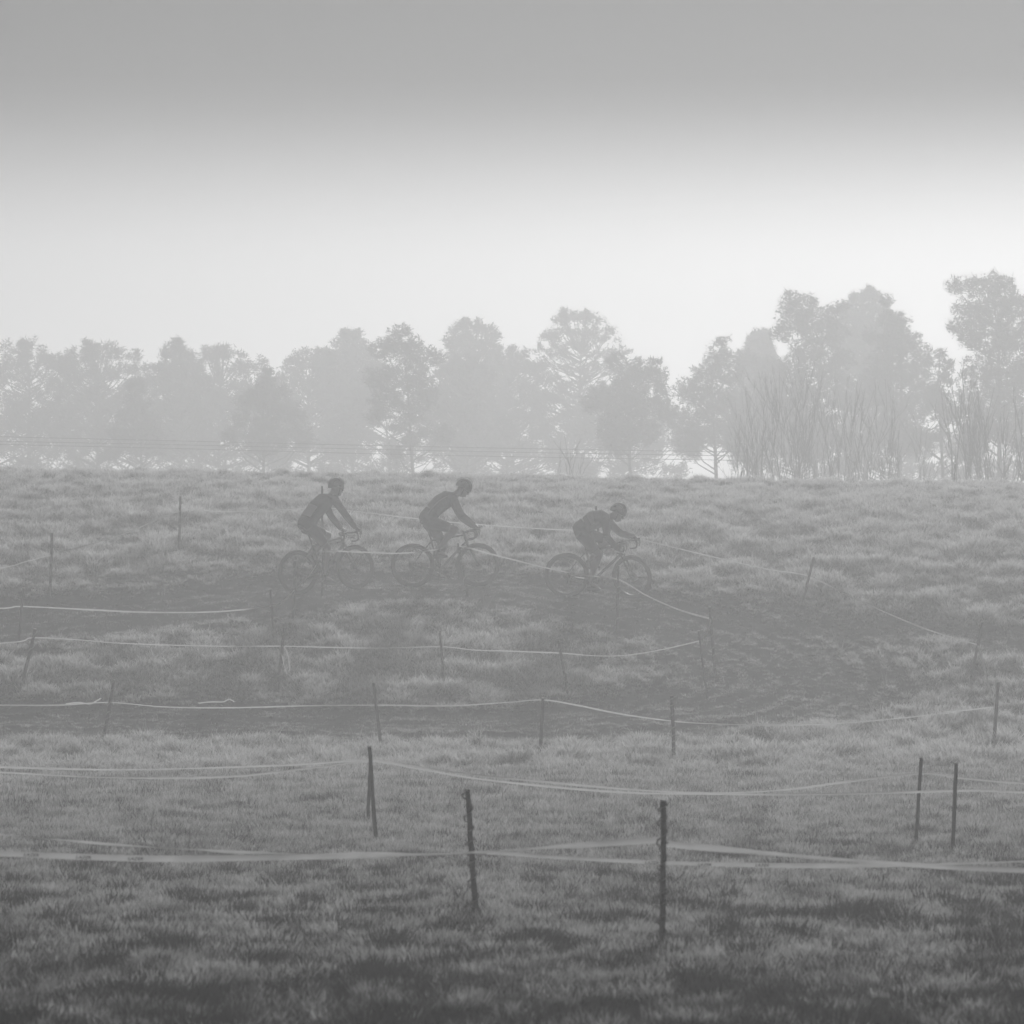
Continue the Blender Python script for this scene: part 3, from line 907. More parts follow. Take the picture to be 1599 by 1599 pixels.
# wide pale tape tied to the knobbly stakes
tape('wide pale tape tied to the upright knobbly stake, crossing in front of the leaning one',
     [(-160, 1331, 21.53), (0, 1333, None), (130, 1338, None), (260, 1341, None), (420, 1339, None), (600, 1336, None), (740, 1331, None), (860, 1323, None), (960, 1316, None), (1034, 1312, 21.82),
      (1045, 1318, 21.82), (1130, 1326, None), (1260, 1338, None), (1400, 1349, None), (1520, 1356, None), (1640, 1360, None), (1760, 1361, 21.06)],
     0.034, lambda px: 0.25 * math.sin(px * 0.011) + 1.1 * smoothstep(380, 760, px) * (1 - smoothstep(820, 960, px)) + 0.7 * smoothstep(1060, 1200, px) * (1 - smoothstep(1300, 1500, px)),
     'tapes on the flat field', frosted=False, prints=[(52, 0), (130, 0), (207, 0)])
tape('tape tied to the leaning knobbly stake and running behind the upright one',
     [(-160, 1288, 24.49), (0, 1303, None), (80, 1310, None), (180, 1319, None), (300, 1326, None), (380, 1331, None), (520, 1333, None), (640, 1333, None), (736, 1331, 24.18),
      (780, 1332, None), (860, 1338, None), (1030, 1347, None), (1190, 1351, None), (1330, 1352, None), (1450, 1350, None), (1600, 1345, None), (1760, 1338, 23.71)],
     0.029, lambda px: 1.15 + 0.5 * math.sin(px * 0.03) if px < 760 else 0.3 * math.sin(px * 0.013) + 0.9 * smoothstep(1230, 1350, px),
     'tapes on the flat field', frosted=False, prints=[(1017, 0), (1103, 0), (1190, 0)])
# the two tapes at the crossed pair
tape('tape from the rear crossed stake sagging to the slimmer wide-set stake',
     [(-160, 1196, 37.44), (0, 1198, None), (200, 1202, None), (440, 1195, None), (577, 1187, 36.58), (640, 1195, None), (700, 1205, None), (820, 1218, None), (1000, 1234, None), (1130, 1238, None), (1230, 1233, None), (1320, 1221, None), (1436, 1208, 32.92),
      (1492, 1214, None), (1530, 1218, None), (1600, 1223, None), (1760, 1226, 31.98)], 0.019, None, 'tapes on the flat field')
tape('tape from the front crossed stake sagging to the thicker wide-set stake',
     [(-160, 1200, 33.85), (0, 1206, None), (170, 1214, None), (350, 1213, None), (480, 1200, None), (579, 1189, 33.42), (650, 1200, None), (760, 1218, None), (950, 1236, None), (1100, 1240, None), (1300, 1240, None), (1489, 1235, 31.55),
      (1540, 1235, None), (1600, 1237, None), (1760, 1239, 31.20)], 0.019, None, 'tapes on the flat field')
# tapes on the bank
def dep(px, py): return hit(px, py).y
tape('upper outer tape passing behind all three cyclists and down past the bend',
     [(-140, 905, 64.8), (0, 887, None), (40, 877, None), (81, 866, dep(78, 932)), (130, 853, None), (200, 831, None), (282, 798, dep(279, 866)), (350, 799, None), (430, 796, None), (503, 793, dep(503, 846)),
      (560, 799, None), (660, 811, None), (760, 820, None), (870, 827, None), (934, 829, dep(938, 880)), (1000, 842, None), (1107, 868, None), (1200, 889, None), (1263, 900, dep(1252, 948)),
      (1340, 937, None), (1440, 980, None), (1527, 1007, dep(1516, 1064))], 0.021, None, 'tapes on the bank')
tape('steep strip of tape dropping between the two outermost corner stakes', [(1527, 1007, dep(1516, 1064) - .02), (1536, 1040, None), (1545, 1075, None), (1554, 1103, dep(1551, 1170) - .03)], 0.06, lambda px: -0.25, 'tapes on the bank', frosted=True)
tape('lower outer tape along the lower track, swinging round below the bend',
     [(-140, 1101, 54.6), (0, 1101, None), (90, 1101, None), (171, 1097, dep(160, 1166)), (260, 1104, None), (370, 1105, None), (480, 1102, None), (588, 1101, dep(596, 1174)), (700, 1102, None), (790, 1097, None), (847, 1093, dep(843, 1190)),
      (900, 1101, None), (970, 1115, None), (1050, 1126, dep(1053, 1190)), (1110, 1130, None), (1200, 1132, None), (1300, 1130, None), (1420, 1120, None), (1500, 1110, None), (1554, 1104, dep(1551, 1170) - .03)], 0.020, None, 'tapes on the bank')
tape('inner tape along the upper track, drooping by the rearmost cyclist',
     [(-140, 953, 62.6), (0, 950, None), (33, 947, dep(27, 1014)), (120, 951, None), (230, 956, None), (340, 955, None), (424, 946, dep(428, 1010)), (445, 936, None), (460, 921, dep(458, 972)), (480, 902, None), (494, 882, None), (505, 862, dep(503, 927)),
      (560, 862, None), (620, 864, None), (670, 860, None), (716, 853, dep(730, 928)), (770, 866, None), (850, 886, None), (910, 898, None), (965, 905, dep(963, 980)), (1010, 930, None), (1060, 952, None), (1109, 966, dep(1117, 1052))], 0.026, lambda px: 0.35 * math.sin(px * 0.02) + 0.9 * smoothstep(415, 440, px) * (1 - smoothstep(505, 530, px)), 'tapes on the bank')
tape('inner tape along the lower track, from the island tip to the strongly leaning stake',
     [(1095, 1000, dep(1104, 1086)), (1040, 1013, None), (980, 1023, None), (930, 1024, None), (878, 1020, dep(889, 1096)), (800, 1017, None), (740, 1015, None), (690, 1010, dep(694, 1080)), (600, 1012, None), (520, 1011, None), (441, 1009, dep(433, 1082)),
      (340, 1009, None), (200, 1005, None), (120, 999, None), (51, 996, dep(32, 1082)), (20, 1003, None), (-140, 1012, 60.3)], 0.020, None, 'tapes on the bank')
tape('short wide twisted strip joining the two stakes at the island tip', [(1096, 1000, dep(1104, 1086)), (1103, 990, None), (1108, 978, None), (1110, 966, dep(1117, 1052))], 0.07, lambda px: 1.0, 'tapes on the bank', frosted=True)
tape('loop of loose tape dangling from the leaning stake', [(441, 1008, dep(433, 1082) - .03), (447, 1016, None), (451, 1030, None), (452, 1048, None), (448, 1052, None), (444, 1040, None), (440, 1022, dep(433, 1082) - .06)], 0.018, lambda px: 0.5, 'loose tape ends')
tape('frayed tape end hanging from the upper tape beyond the crouching cyclist', [(1107, 868, 66.2), (1109, 878, None), (1110, 887, None), (1109, 896, 66.1)], 0.018, lambda px: 0.5, 'loose tape ends')
tape('knotted tape end trailing by the furthest-out lower stake', [(103, 1099, 55.0), (122, 1097, None), (140, 1099, None), (150, 1095, None), (158, 1090, 54.9)], 0.02, lambda px: 0.5, 'loose tape ends')
tape('knotted tape end trailing above the lower tape between two stakes', [(310, 1098, 55.2), (330, 1096, None), (348, 1096, None), (358, 1092, None), (366, 1096, 55.1)], 0.02, lambda px: 0.5, 'loose tape ends')
# far wires beyond the crest
def wire(label, pts, y, r_=0.009):
    Q = resample(np.array(pts, float), 6)
    W = [at(q[0], q[1], y) for q in Q]
    o = W[0].copy()
    ob = MB().tube([w - o for w in W], r_, 5).build('fence_wire', M['wire'])
    ob.location = o
    tag(ob, label, 'wire', 'fence wires behind the crest')
wire('topmost of the faint wires strung behind the crest', [(-200, 677), (0, 682), (300, 689), (600, 696), (900, 702), (1166, 706)], 118)
wire('middle one of the faint wires strung behind the crest', [(-200, 684), (0, 689), (300, 695), (600, 702), (900, 708), (1166, 712)], 118)
wire('lowest of the faint wires strung behind the crest', [(-200, 690), (0, 694), (300, 701), (600, 709), (900, 715), (1166, 719)], 118)
stake('fence post half lost among scrub at the end of the faint wires', (1166, 750), (1167, 700), 0.03, 0, 'fence posts behind the crest', y=118.1)

# ------------------------------------------------------------------ bicycles
M['tyre'] = grey('tyre_rubber', 0.035, 0.8, 0.3, 60)
M['metal'] = grey('bare_metal', 0.25, 0.6, metallic=0.8)
M['chain'] = grey('muddy_chain', 0.08, 0.9, spec=0.1)
M['black'] = grey('black_parts', 0.03, 0.5)
WR = 0.345
HUBF = Vector((1.02, 0, WR))
BB = Vector((0.425, 0, 0.285))
AX = Vector((-math.cos(R(72)), 0, math.sin(R(72))))
CROWN = Vector((0.974, 0, 0.330)) + AX * 0.385
HTOP = CROWN + AX * 0.165

def wheel_mesh():
    rim = MB()
    n, k = 56, 6
    prof = [(0.312, 0.011), (0.300, 0.012), (0.276, 0.006), (0.276, -0.006), (0.300, -0.012), (0.312, -0.011)]
    V = []; F = []
    for i in range(n):
        a = 2 * math.pi * i / n
        for q, w in prof: V.append((q * math.cos(a), w, q * math.sin(a)))
    for i in range(n):
        for j in range(k): F.append((i * k + j, i * k + (j + 1) % k, ((i + 1) % n) * k + (j + 1) % k, ((i + 1) % n) * k + j))
    rim.add(V, F)
    ty = MB().torus((0, 0, 0), 0.325, 0.0200, n=64, k=10)
    for i in range(120):                                    # knobs of a cross tyre
        a = 2 * math.pi * i / 120
        for w in (-0.010, 0.010):
            m3 = Matrix.Rotation(-a, 3, 'Y')
            ty.box(m3 @ Vector((0.3435, w, 0)), (0.006, 0.007, 0.007), m3)
    sp = MB()
    for i in range(24):
        a = 2 * math.pi * i / 24; s = 1 if i % 2 else -1; b = a + 0.35 * (1 if (i // 2) % 2 else -1)
        sp.tube([(0.03 * math.cos(b), s * 0.028, 0.03 * math.sin(b)), (0.29 * math.cos(a), 0, 0.29 * math.sin(a))], 0.0013, 4, False)
    hb = MB().tube([(0, -0.05, 0), (0, -0.03, 0), (0, -0.028, 0), (0, 0.028, 0), (0, 0.03, 0), (0, 0.05, 0)], [0.01, 0.03, 0.016, 0.016, 0.03, 0.01], 14)
    ds = MB().tube([(0, 0.036, 0), (0, 0.038, 0)], [0.07, 0.07], 28)
    return [x.mesh(nm) for x, nm in ((rim, 'wheel'), (ty, 'tyre'), (sp, 'spoke_lacing'), (hb, 'hub'), (ds, 'brake_disc'))]
WHEEL = wheel_mesh()

def bicycle(label, rear_px, yaw, steer, crank, frame_v, roll=0.0):
    """Placed by the rear wheel's contact point; sits on the ground with both wheels."""
    p = hit(*rear_px)
    p.z = float(H(p.x, p.y)) - 0.008
    f = Vector((math.cos(yaw), math.sin(yaw), 0))
    q = p + f * 1.02
    dz = float(H(q.x, q.y)) - 0.008 - p.z
    pitch = math.atan2(dz, 1.02)
    rt = empty('bicycle', p)
    rt.rotation_mode = 'QUATERNION'
    rt.rotation_quaternion = (Matrix.Rotation(yaw, 4, 'Z') @ Matrix.Rotation(-pitch, 4, 'Y') @ Matrix.Rotation(roll, 4, 'X')).to_quaternion()
    tag(rt, label, 'bicycle', 'cyclo-cross bicycles')
    mf = grey('frame_paint', frame_v, 0.5, spec=0.3)
    ST = BB + Vector((-math.cos(R(73.5)), 0, math.sin(R(73.5)))) * 0.50
    RH = Vector((0, 0, WR))
    HB = CROWN + AX * 0.02; HT = CROWN + AX * 0.135
    fr = MB()
    fr.tube([HB.lerp(BB, 0.02), BB], [0.022, 0.020], 12)
    fr.tube([HT, ST + Vector((0.01, 0, -0.03))], [0.018, 0.015], 12)
    fr.tube([BB, ST], [0.018, 0.016], 12)
    fr.tube([HB - AX * 0.02, HT + AX * 0.02], [0.024, 0.022], 14)
    fr.tube([BB - Vector((0, 0.036, 0)), BB + Vector((0, 0.036, 0))], 0.024, 14)
    for s in (-1, 1):
        fr.tube([BB + Vector((-0.02, s * 0.03, 0)), Vector((0.2, s * 0.045, 0.30)), RH + Vector((0, s * 0.062, 0))], [0.012, 0.011, 0.008], 8)
        fr.tube([ST + Vector((0.005, s * 0.014, -0.05)), Vector((0.15, s * 0.035, 0.56)), RH + Vector((0, s * 0.062, 0))], [0.009, 0.008, 0.007], 8)
    fr.build('frame', mf, rt)
    SD = BB + Vector((-math.cos(R(73.5)), 0, math.sin(R(73.5)))) * 0.715
    MB().tube([ST - Vector((-0.02, 0, 0.06)), SD], 0.0136, 10).build('seatpost', M['black'], rt)
    sd = MB()
    sec = [(-0.13, 0.062, 0.018, 0.025), (-0.11, 0.072, 0.022, 0.02), (-0.05, 0.06, 0.022, 0.012), (0.02, 0.034, 0.02, 0.006), (0.09, 0.021, 0.018, 0.006), (0.135, 0.016, 0.012, 0.0)]
    V = []; F = []
    for x, w, h, z in sec:
        for j in range(10):
            a = 2 * math.pi * j / 10
            V.append(SD + Vector((x + 0.02, w * math.cos(a), 0.035 + z + h * math.sin(a))))
    for i in range(len(sec) - 1):
        for j in range(10): F.append((i * 10 + j, i * 10 + (j + 1) % 10, i * 10 + 10 + (j + 1) % 10, i * 10 + 10 + j))
    F += [tuple(range(9, -1, -1)), tuple(range(50, 60))]
    sd.add(V, F)
    for s in (-1, 1): sd.tube([SD + Vector((-0.08, s * 0.02, 0.03)), SD + Vector((0, s * 0.022, 0.004)), SD + Vector((0.1, s * 0.012, 0.03))], 0.0035, 6)
    sd.build('saddle', M['black'], rt)
    # steering assembly
    SM = Matrix.Translation(CROWN) @ Matrix.Rotation(steer, 4, AX) @ Matrix.Translation(-CROWN)
    fk = MB()
    for s in (-1, 1):
        fk.tube([CROWN + Vector((0, s * 0.02, 0.01)), CROWN + Vector((0.005, s * 0.045, -0.03)), HUBF + Vector((-0.065, s * 0.055, 0.16)), HUBF + Vector((0, s * 0.055, 0))], [0.018, 0.016, 0.013, 0.009], 9)
    fk.tube([CROWN + Vector((0, -0.04, 0)), CROWN + Vector((0, 0.04, 0))], 0.02, 10)
    fo = fk.build('fork', mf, rt); fo.matrix_basis = SM
    st = MB().tube([HTOP - AX * 0.05, HTOP + AX * 0.03], 0.018, 10)
    CL = HTOP + Vector((0.095, 0, 0.035))
    st.tube([HTOP, CL], [0.017, 0.018], 10)
    so = st.build('stem', M['black'], rt); so.matrix_basis = SM
    hb = MB()
    for s in (-1, 1):
        pts = [CL, CL + Vector((0, s * 0.13, 0)), CL + Vector((0.005, s * 0.195, 0)), CL + Vector((0.05, s * 0.208, -0.002)), CL + Vector((0.085, s * 0.21, -0.015)), CL + Vector((0.10, s * 0.213, -0.06)),
               CL + Vector((0.08, s * 0.217, -0.115)), CL + Vector((0.03, s * 0.22, -0.132)), CL + Vector((-0.03, s * 0.222, -0.135))]
        hb.tube(resample(np.array([list(v) for v in pts]), 3), 0.0145, 9)
    ho = hb.build('handlebar', M['black'], rt); ho.matrix_basis = SM
    for s in (-1, 1):
        lv = MB()
        b = CL + Vector((0.075, s * 0.21, 0.0))
        lv.tube([b + Vector((-0.03, 0, 0.008)), b + Vector((0.03, 0, 0.016)), b + Vector((0.065, 0, 0.035)), b + Vector((0.075, 0, 0.055))], [0.015, 0.019, 0.018, 0.010], 9)
        lv.tube([b + Vector((0.06, 0, 0.02)), b + Vector((0.075, s * 0.004, -0.02)), b + Vector((0.062, s * 0.008, -0.075)), b + Vector((0.05, s * 0.01, -0.095))], [0.009, 0.007, 0.006, 0.005], 7)
        lv.build('brake_lever', M['black'], ho)
    for nm, mt in (('front', SM @ Matrix.Translation(HUBF)), ('rear', Matrix.Translation(RH))):
        w = link('wheel', WHEEL[0], M['black'], rt); w.matrix_basis = mt
        for me, m_, kd in ((WHEEL[1], M['tyre'], None), (WHEEL[2], M['metal'], 'stuff'), (WHEEL[3], M['black'], None), (WHEEL[4], M['metal'], None)):
            c = link(me.name, me, m_, w)
            if kd: c['kind'] = kd
    # drivetrain on the right (negative Y) side
    cs = MB().torus(BB + Vector((0, -0.048, 0)), 0.078, 0.006, n=36, k=6)
    for i in range(4):
        a = i * math.pi / 2 + crank + .4
        cs.tube([BB + Vector((0, -0.048, 0)), BB + Vector((0.078 * math.cos(a), -0.048, 0.078 * math.sin(a)))], [0.016, 0.008], 6)
    cs.tube([BB + Vector((0, -0.075, 0)), BB + Vector((0, 0.07, 0))], 0.014, 10)
    PED = {}
    for s in (-1, 1):
        a = crank if s < 0 else crank + math.pi
        e = BB + Vector((0.172 * math.cos(a), s * 0.075, 0.172 * math.sin(a)))
        cs.tube([BB + Vector((0, s * 0.068, 0)), e], [0.015, 0.011], 8)
        PED[s] = e + Vector((0, s * 0.05, 0))
    co = cs.build('crankset', M['black'], rt)
    for s in (-1, 1):
        pd = MB().box(PED[s], (0.07, 0.05, 0.012))
        pd.tube([PED[s] - Vector((0, s * 0.05, 0)), PED[s] + Vector((0, s * 0.02, 0))], 0.006, 8)
        pd.build('pedal', M['black'], co, False)
    ch = MB()
    for sz in (-1, 1):
        ch.tube([BB + Vector((0, -0.048, sz * 0.079)), RH + Vector((0.0 if sz > 0 else 0.02, -0.045, sz * 0.04 - (0.05 if sz < 0 else 0)))], 0.004, 6)
    ch.build('chain', M['chain'], rt)
    cas = MB()
    for i, r0 in enumerate((0.058, 0.05, 0.043, 0.036, 0.03)): cas.tube([RH + Vector((0, -0.032 - i * 0.005, 0)), RH + Vector((0, -0.0345 - i * 0.005, 0))], r0, 20)
    cas.build('cassette', M['metal'], rt)
    dr = MB().tube([RH + Vector((0.01, -0.05, -0.02)), RH + Vector((0.03, -0.055, -0.06)), RH + Vector((0.02, -0.05, -0.13))], [0.014, 0.016, 0.012], 8)
    dr.torus(RH + Vector((0.03, -0.047, -0.065)), 0.018, 0.005, n=14, k=5); dr.torus(RH + Vector((0.02, -0.047, -0.125)), 0.018, 0.005, n=14, k=5)
    dr.build('rear_derailleur', M['black'], rt)
    return rt, PED, SM, CL

# ------------------------------------------------------------------ riders
def etube(mb, pts, ra, rb, k=14, lat=Vector((0, 1, 0))):
    """Tube with elliptic section: ra in the plane of travel, rb sideways."""
    pts = [Vector(p) for p in pts]
    n = len(pts); V = []; F = []
    for i, p in enumerate(pts):
        t = (pts[min(i + 1, n - 1)] - pts[max(i - 1, 0)]).normalized()
        nr = lat.cross(t).normalized(); sd_ = t.cross(nr).normalized()
        for j in range(k):
            th = 2 * math.pi * j / k
            V.append(p + nr * (ra[i] * math.cos(th)) + sd_ * (rb[i] * math.sin(th)))
    for i in range(n - 1):
        for j in range(k): F.append((i * k + j, i * k + (j + 1) % k, (i + 1) * k + (j + 1) % k, (i + 1) * k + j))
    F += [tuple(range(k - 1, -1, -1)), tuple(range((n - 1) * k, n * k))]
    mb.add(V, F)
    return V

def ball(mb, c, r3, rot=None, nu=14, nv=9):
    c = Vector(c); V = []; F = []
    for i in range(nv + 1):
        ph = math.pi * i / nv
        for j in range(nu):
            th = 2 * math.pi * j / nu
            v = Vector((r3[0] * math.sin(ph) * math.cos(th), r3[1] * math.sin(ph) * math.sin(th), r3[2] * math.cos(ph)))
            if rot is not None: v = rot @ v
            V.append(c + v)
    for i in range(nv):
        for j in range(nu): F.append((i * nu + j, i * nu + nu + j, i * nu + nu + (j + 1) % nu, i * nu + (j + 1) % nu))
    mb.add(V, F)

def fuse(mb, name, voxel, smooth, mat, parent):
    """Fuse overlapping shapes into one continuous smooth skin."""
    me = mb.mesh(name + '_src', False)
    bm = bmesh.new(); bm.from_mesh(me)
    bmesh.ops.remove_doubles(bm, verts=bm.verts, dist=1e-5)
    bmesh.ops.recalc_face_normals(bm, faces=bm.faces)
    bm.to_mesh(me); bm.free()
    o = bpy.data.objects.new(name, me); COL.objects.link(o)
    m1 = o.modifiers.new('r', 'REMESH'); m1.mode = 'VOXEL'; m1.voxel_size = voxel
    m2 = o.modifiers.new('s', 'SMOOTH'); m2.factor = 0.5; m2.iterations = smooth
    dg = bpy.context.evaluated_depsgraph_get()
    out = bpy.data.meshes.new_from_object(o.evaluated_get(dg))
    bpy.data.objects.remove(o); bpy.data.meshes.remove(me)
    out.name = name
    out.polygons.foreach_set('use_smooth', np.ones(len(out.polygons), dtype=bool))
    return link(name, out, mat, parent)

def ik(a, b, l1, l2, pole):
    a, b, pole = Vector(a), Vector(b), Vector(pole)
    d = b - a; D = min(d.length, l1 + l2 - 1e-3); u = d.normalized()
    x = (l1 * l1 - l2 * l2 + D * D) / (2 * D)
    h = math.sqrt(max(l1 * l1 - x * x, 0))
    w = (pole - u * pole.dot(u)).normalized()
    return a + u * x + w * h

def person(label, bike, pose, kit):
    rt0, PED, SM, CL = bike
    root = empty('person')
    root.matrix_world = Matrix.Translation(rt0.location) @ rt0.rotation_quaternion.to_matrix().to_4x4()
    tag(root, label, 'person', 'cyclists racing along the track')
    V = Vector
    hip = V((pose['hip'][0], 0, pose['hip'][1])); sh = V((pose['sh'][0], 0, pose['sh'][1])); hd = V((pose['head'][0], pose.get('heady', 0), pose['head'][1]))
    ax = (sh - hip); bow = V((-ax.z, 0, ax.x)).normalized() * pose.get('bow', 0.05)
    spine = [hip + (-ax.normalized()) * 0.09, hip, hip.lerp(sh, .3) + bow * .7, hip.lerp(sh, .62) + bow, hip.lerp(sh, .88) + bow * .8, sh + ax.normalized() * 0.05 + bow * .2]
    ra = [0.092, 0.138, 0.122, 0.134, 0.126, 0.06]; rb = [0.105, 0.168, 0.148, 0.176, 0.180, 0.085]
    legs = {}; arms = {}
    for s in (-1, 1):
        hj = hip + V((0.02, s * 0.088, -0.035))
        ank = PED[s] + V((-0.075, -s * 0.01, 0.105)) + V((0, 0, 0.03)) * (1 if PED[s].z < BB.z else 0.3)
        kn = ik(hj, ank, 0.445, 0.45, (1, s * 0.03, 0.25))
        legs[s] = (hj, kn, ank)
        hand = SM @ (CL + V(pose['hands'][s]))
        sj = sh + bow * 0.4 + V((0.0, s * 0.175, -0.02))
        wr = hand + V((-0.055, s * 0.005, 0.035)) + V(pose.get('wrist', (0, 0, 0)))
        el = ik(sj, wr, 0.30, 0.265, (-0.35, s * pose.get('elbow', 0.8), -0.75))
        arms[s] = (sj, el, wr, hand)
    def limb(mb, p, q, r0, r1, r2, k=10):
        m = p.lerp(q, .4)
        mb.tube([p, m, q], [r0, r1, r2], k)
    def torso(mb, g=0.0, lo=0, hi=6):
        etube(mb, spine[lo:hi], [r_ + g for r_ in ra[lo:hi]], [r_ + g for r_ in rb[lo:hi]], 18)
    hdir = V((math.cos(pose['tilt']), 0, math.sin(pose['tilt'])))         # where the face points
    hup = V((-hdir.z, 0, hdir.x))
    HM = Matrix.Rotation(pose.get('turn', 0), 3, 'Z') @ Matrix((hdir, V((0, 1, 0)), hup)).transposed()
    nk = sh + bow * 0.5 + ax.normalized() * 0.06
    b = MB()
    torso(b)
    b.tube([nk - ax.normalized() * 0.06, nk, hd - HM @ V((0.025, 0, 0.05))], [0.075, 0.058, 0.054], 12)
    ball(b, hd, (0.098, 0.077, 0.115), HM)                                # skull
    ball(b, hd + HM @ V((0.03, 0, -0.075)), (0.06, 0.052, 0.055), HM)     # jaw
    ball(b, hd + HM @ V((0.104, 0, -0.03)), (0.022, 0.013, 0.026), HM, 8, 6)   # nose
    ball(b, hd + HM @ V((0.088, 0, -0.085)), (0.018, 0.028, 0.010), HM, 8, 6)  # lips
    for s in (-1, 1):
        ball(b, hd + HM @ V((0.086, s * 0.033, 0.012)), (0.016, 0.024, 0.010), HM, 8, 6)  # brow
        ball(b, hd + HM @ V((-0.005, s * 0.079, -0.02)), (0.024, 0.010, 0.034), HM, 8, 6)  # ear
        hj, kn, ank = legs[s]
        limb(b, hj, kn, 0.092, 0.080, 0.055)
        ball(b, kn, (0.056, 0.052, 0.058))
        cf = (ank - kn).normalized(); back = V((-cf.z, 0, cf.x)) if -cf.z < 0 else V((cf.z, 0, -cf.x))
        b.tube([kn, kn.lerp(ank, .3) + back * 0.018, kn.lerp(ank, .65) + back * .006, ank], [0.056, 0.064, 0.048, 0.038], 10)
        ft = V((PED[s].x + 0.07, ank.y, PED[s].z + 0.045))
        b.tube([ank + V((-0.02, 0, -0.02)), ank.lerp(ft, .5) + V((0, 0, -.005)), ft], [0.036, 0.038, 0.028], 9)
        ball(b, ank + V((-0.03, 0, -0.05)), (0.035, 0.032, 0.035))
        sj, el, wr, hand = arms[s]
        ball(b, sj, (0.068, 0.062, 0.066))
        limb(b, sj, el, 0.058, 0.050, 0.040)
        limb(b, el, wr, 0.042, 0.040, 0.028)
        d = (hand - wr).normalized()
        etube(b, [wr, wr.lerp(hand, .5), hand], [0.022, 0.020, 0.018], [0.028, 0.042, 0.040], 10)
        for i, fl in enumerate((0.070, 0.078, 0.074, 0.060)):             # four fingers hooked over the bar or hood
            off = V((0.0, (i - 1.5) * 0.019, 0))
            k0 = hand + off; k1 = k0 + d * 0.028 + V((0.012, 0, -0.012)); k2 = k1 + V((0.004, 0, -fl * 0.45)); k3 = k2 + V((-0.022, 0, -fl * 0.22))
            b.tube([k0 - d * 0.015, k1, k2, k3], [0.0098, 0.0094, 0.0088, 0.0075], 7)
        t0 = wr.lerp(hand, .45) + V((0, -s * 0.034, 0))                   # thumb on the inner side
        b.tube([t0, t0 + d * 0.03 + V((0, -s * 0.014, -0.008)), t0 + d * 0.052 + V((0, -s * 0.010, -0.026))], [0.0118, 0.0105, 0.0085], 7)
    body = fuse(b, 'body', 0.0085, 3, kit['skin'], root)
    # jersey: trunk, shoulders and sleeves
    j = MB(); torso(j, 0.008, 2, 6)
    etube(j, [spine[1].lerp(spine[2], .35), spine[2]], [0.128, 0.118], [0.158, 0.147], 18)
    for s in (-1, 1):
        sj, el, wr, hand = arms[s]
        ball(j, sj, (0.076, 0.069, 0.073))
        limb(j, sj, el, 0.072, 0.064, 0.055)
        if kit['sleeve'] > 0: limb(j, el, el.lerp(wr, kit['sleeve']), 0.055, 0.053, 0.040)
    j.tube([nk - ax.normalized() * 0.08, nk - ax.normalized() * 0.01], [0.084, 0.066], 12)
    fuse(j, 'jersey', 0.011, 3, kit['jersey'], root)
    # shorts or tights
    t = MB(); torso(t, 0.007, 0, 3)
    for s in (-1, 1):
        hj, kn, ank = legs[s]
        e = hj.lerp(kn, 0.80)
        t.tube([hj, hj.lerp(kn, .4), e], [0.110, 0.098, 0.078], 12)
        if kit['tights']:
            t.tube([e, kn, kn.lerp(ank, .3), kn.lerp(ank, .9)], [0.068, 0.063, 0.062, 0.042], 12)
            ball(t, kn, (0.062, 0.058, 0.064))
    fuse(t, 'tights' if kit['tights'] else 'shorts', 0.011, 3, kit['shorts'], root)
    for s in (-1, 1):
        hj, kn, ank = legs[s]
        sh_ = MB()
        px, pz = PED[s].x, PED[s].z
        heel = V((ank.x - 0.045, ank.y, ank.z - 0.095)); toe = V((px + 0.105, ank.y, pz + 0.030))
        etube(sh_, [heel, heel.lerp(toe, .25) + V((0, 0, .012)), heel.lerp(toe, .6), toe], [0.034, 0.046, 0.038, 0.020], [0.030, 0.038, 0.046, 0.030], 12)
        sh_.tube([ank + V((0, 0, 0.02)), ank + V((-0.005, 0, -0.06))], [0.042, 0.046], 12)
        fuse(sh_, 'shoe', 0.009, 2, kit['shoe'], root)
        sj, el, wr, hand = arms[s]
        gl = MB()
        etube(gl, [wr, wr.lerp(hand, .5), hand + (hand - wr).normalized() * .01], [0.030, 0.027, 0.024], [0.035, 0.048, 0.046], 10)
        fuse(gl, 'glove', 0.008, 2, M['black'], root)
    # helmet: vented shell over the crown
    hm = MB(); nu, nv = 22, 14
    Vt = []
    for i in range(nv + 1):
        fv = i / nv
        al = R(-112 + 205 * fv)                        # nape over the crown to the brow
        for k in range(nu + 1):
            be = R(-82 + 164 * k / nu)
            rr_ = 1.0 + 0.045 * abs(math.sin(k * 0.9)) 
            v = V((0.128 * math.sin(al) * math.cos(be), 0.102 * math.sin(be), 0.138 * math.cos(al) * math.cos(be) + 0.0)) * rr_
            v.x -= 0.012
            Vt.append(hd + HM @ (v + V((-0.004, 0, 0.022))))
    Ft = []
    for i in range(nv):
        for k in range(nu):
            vent = 3 <= i <= nv - 3 and k in (4, 8, 13, 17) and i % 5 != 0
            if not vent:
                Ft.append((i * (nu + 1) + k, i * (nu + 1) + k + 1, (i + 1) * (nu + 1) + k + 1, (i + 1) * (nu + 1) + k))
    hm.add(Vt, Ft)
    he = hm.build('helmet', kit['helmet'], root)
    so_ = he.modifiers.new('thickness', 'SOLIDIFY'); so_.thickness = 0.018; so_.offset = 1
    rb_ = MB()
    for k in kit.get('stripes', (6, 11, 16)):
        pts = [Vt[i * (nu + 1) + k] + (Vt[i * (nu + 1) + k] - hd).normalized() * 0.0165 for i in range(2, nv - 1)]
        etube(rb_, pts, [0.003] * len(pts), [0.007] * len(pts), 6)
    rb_.build('helmet_stripe', kit['stripe'], he)
    stp = MB()
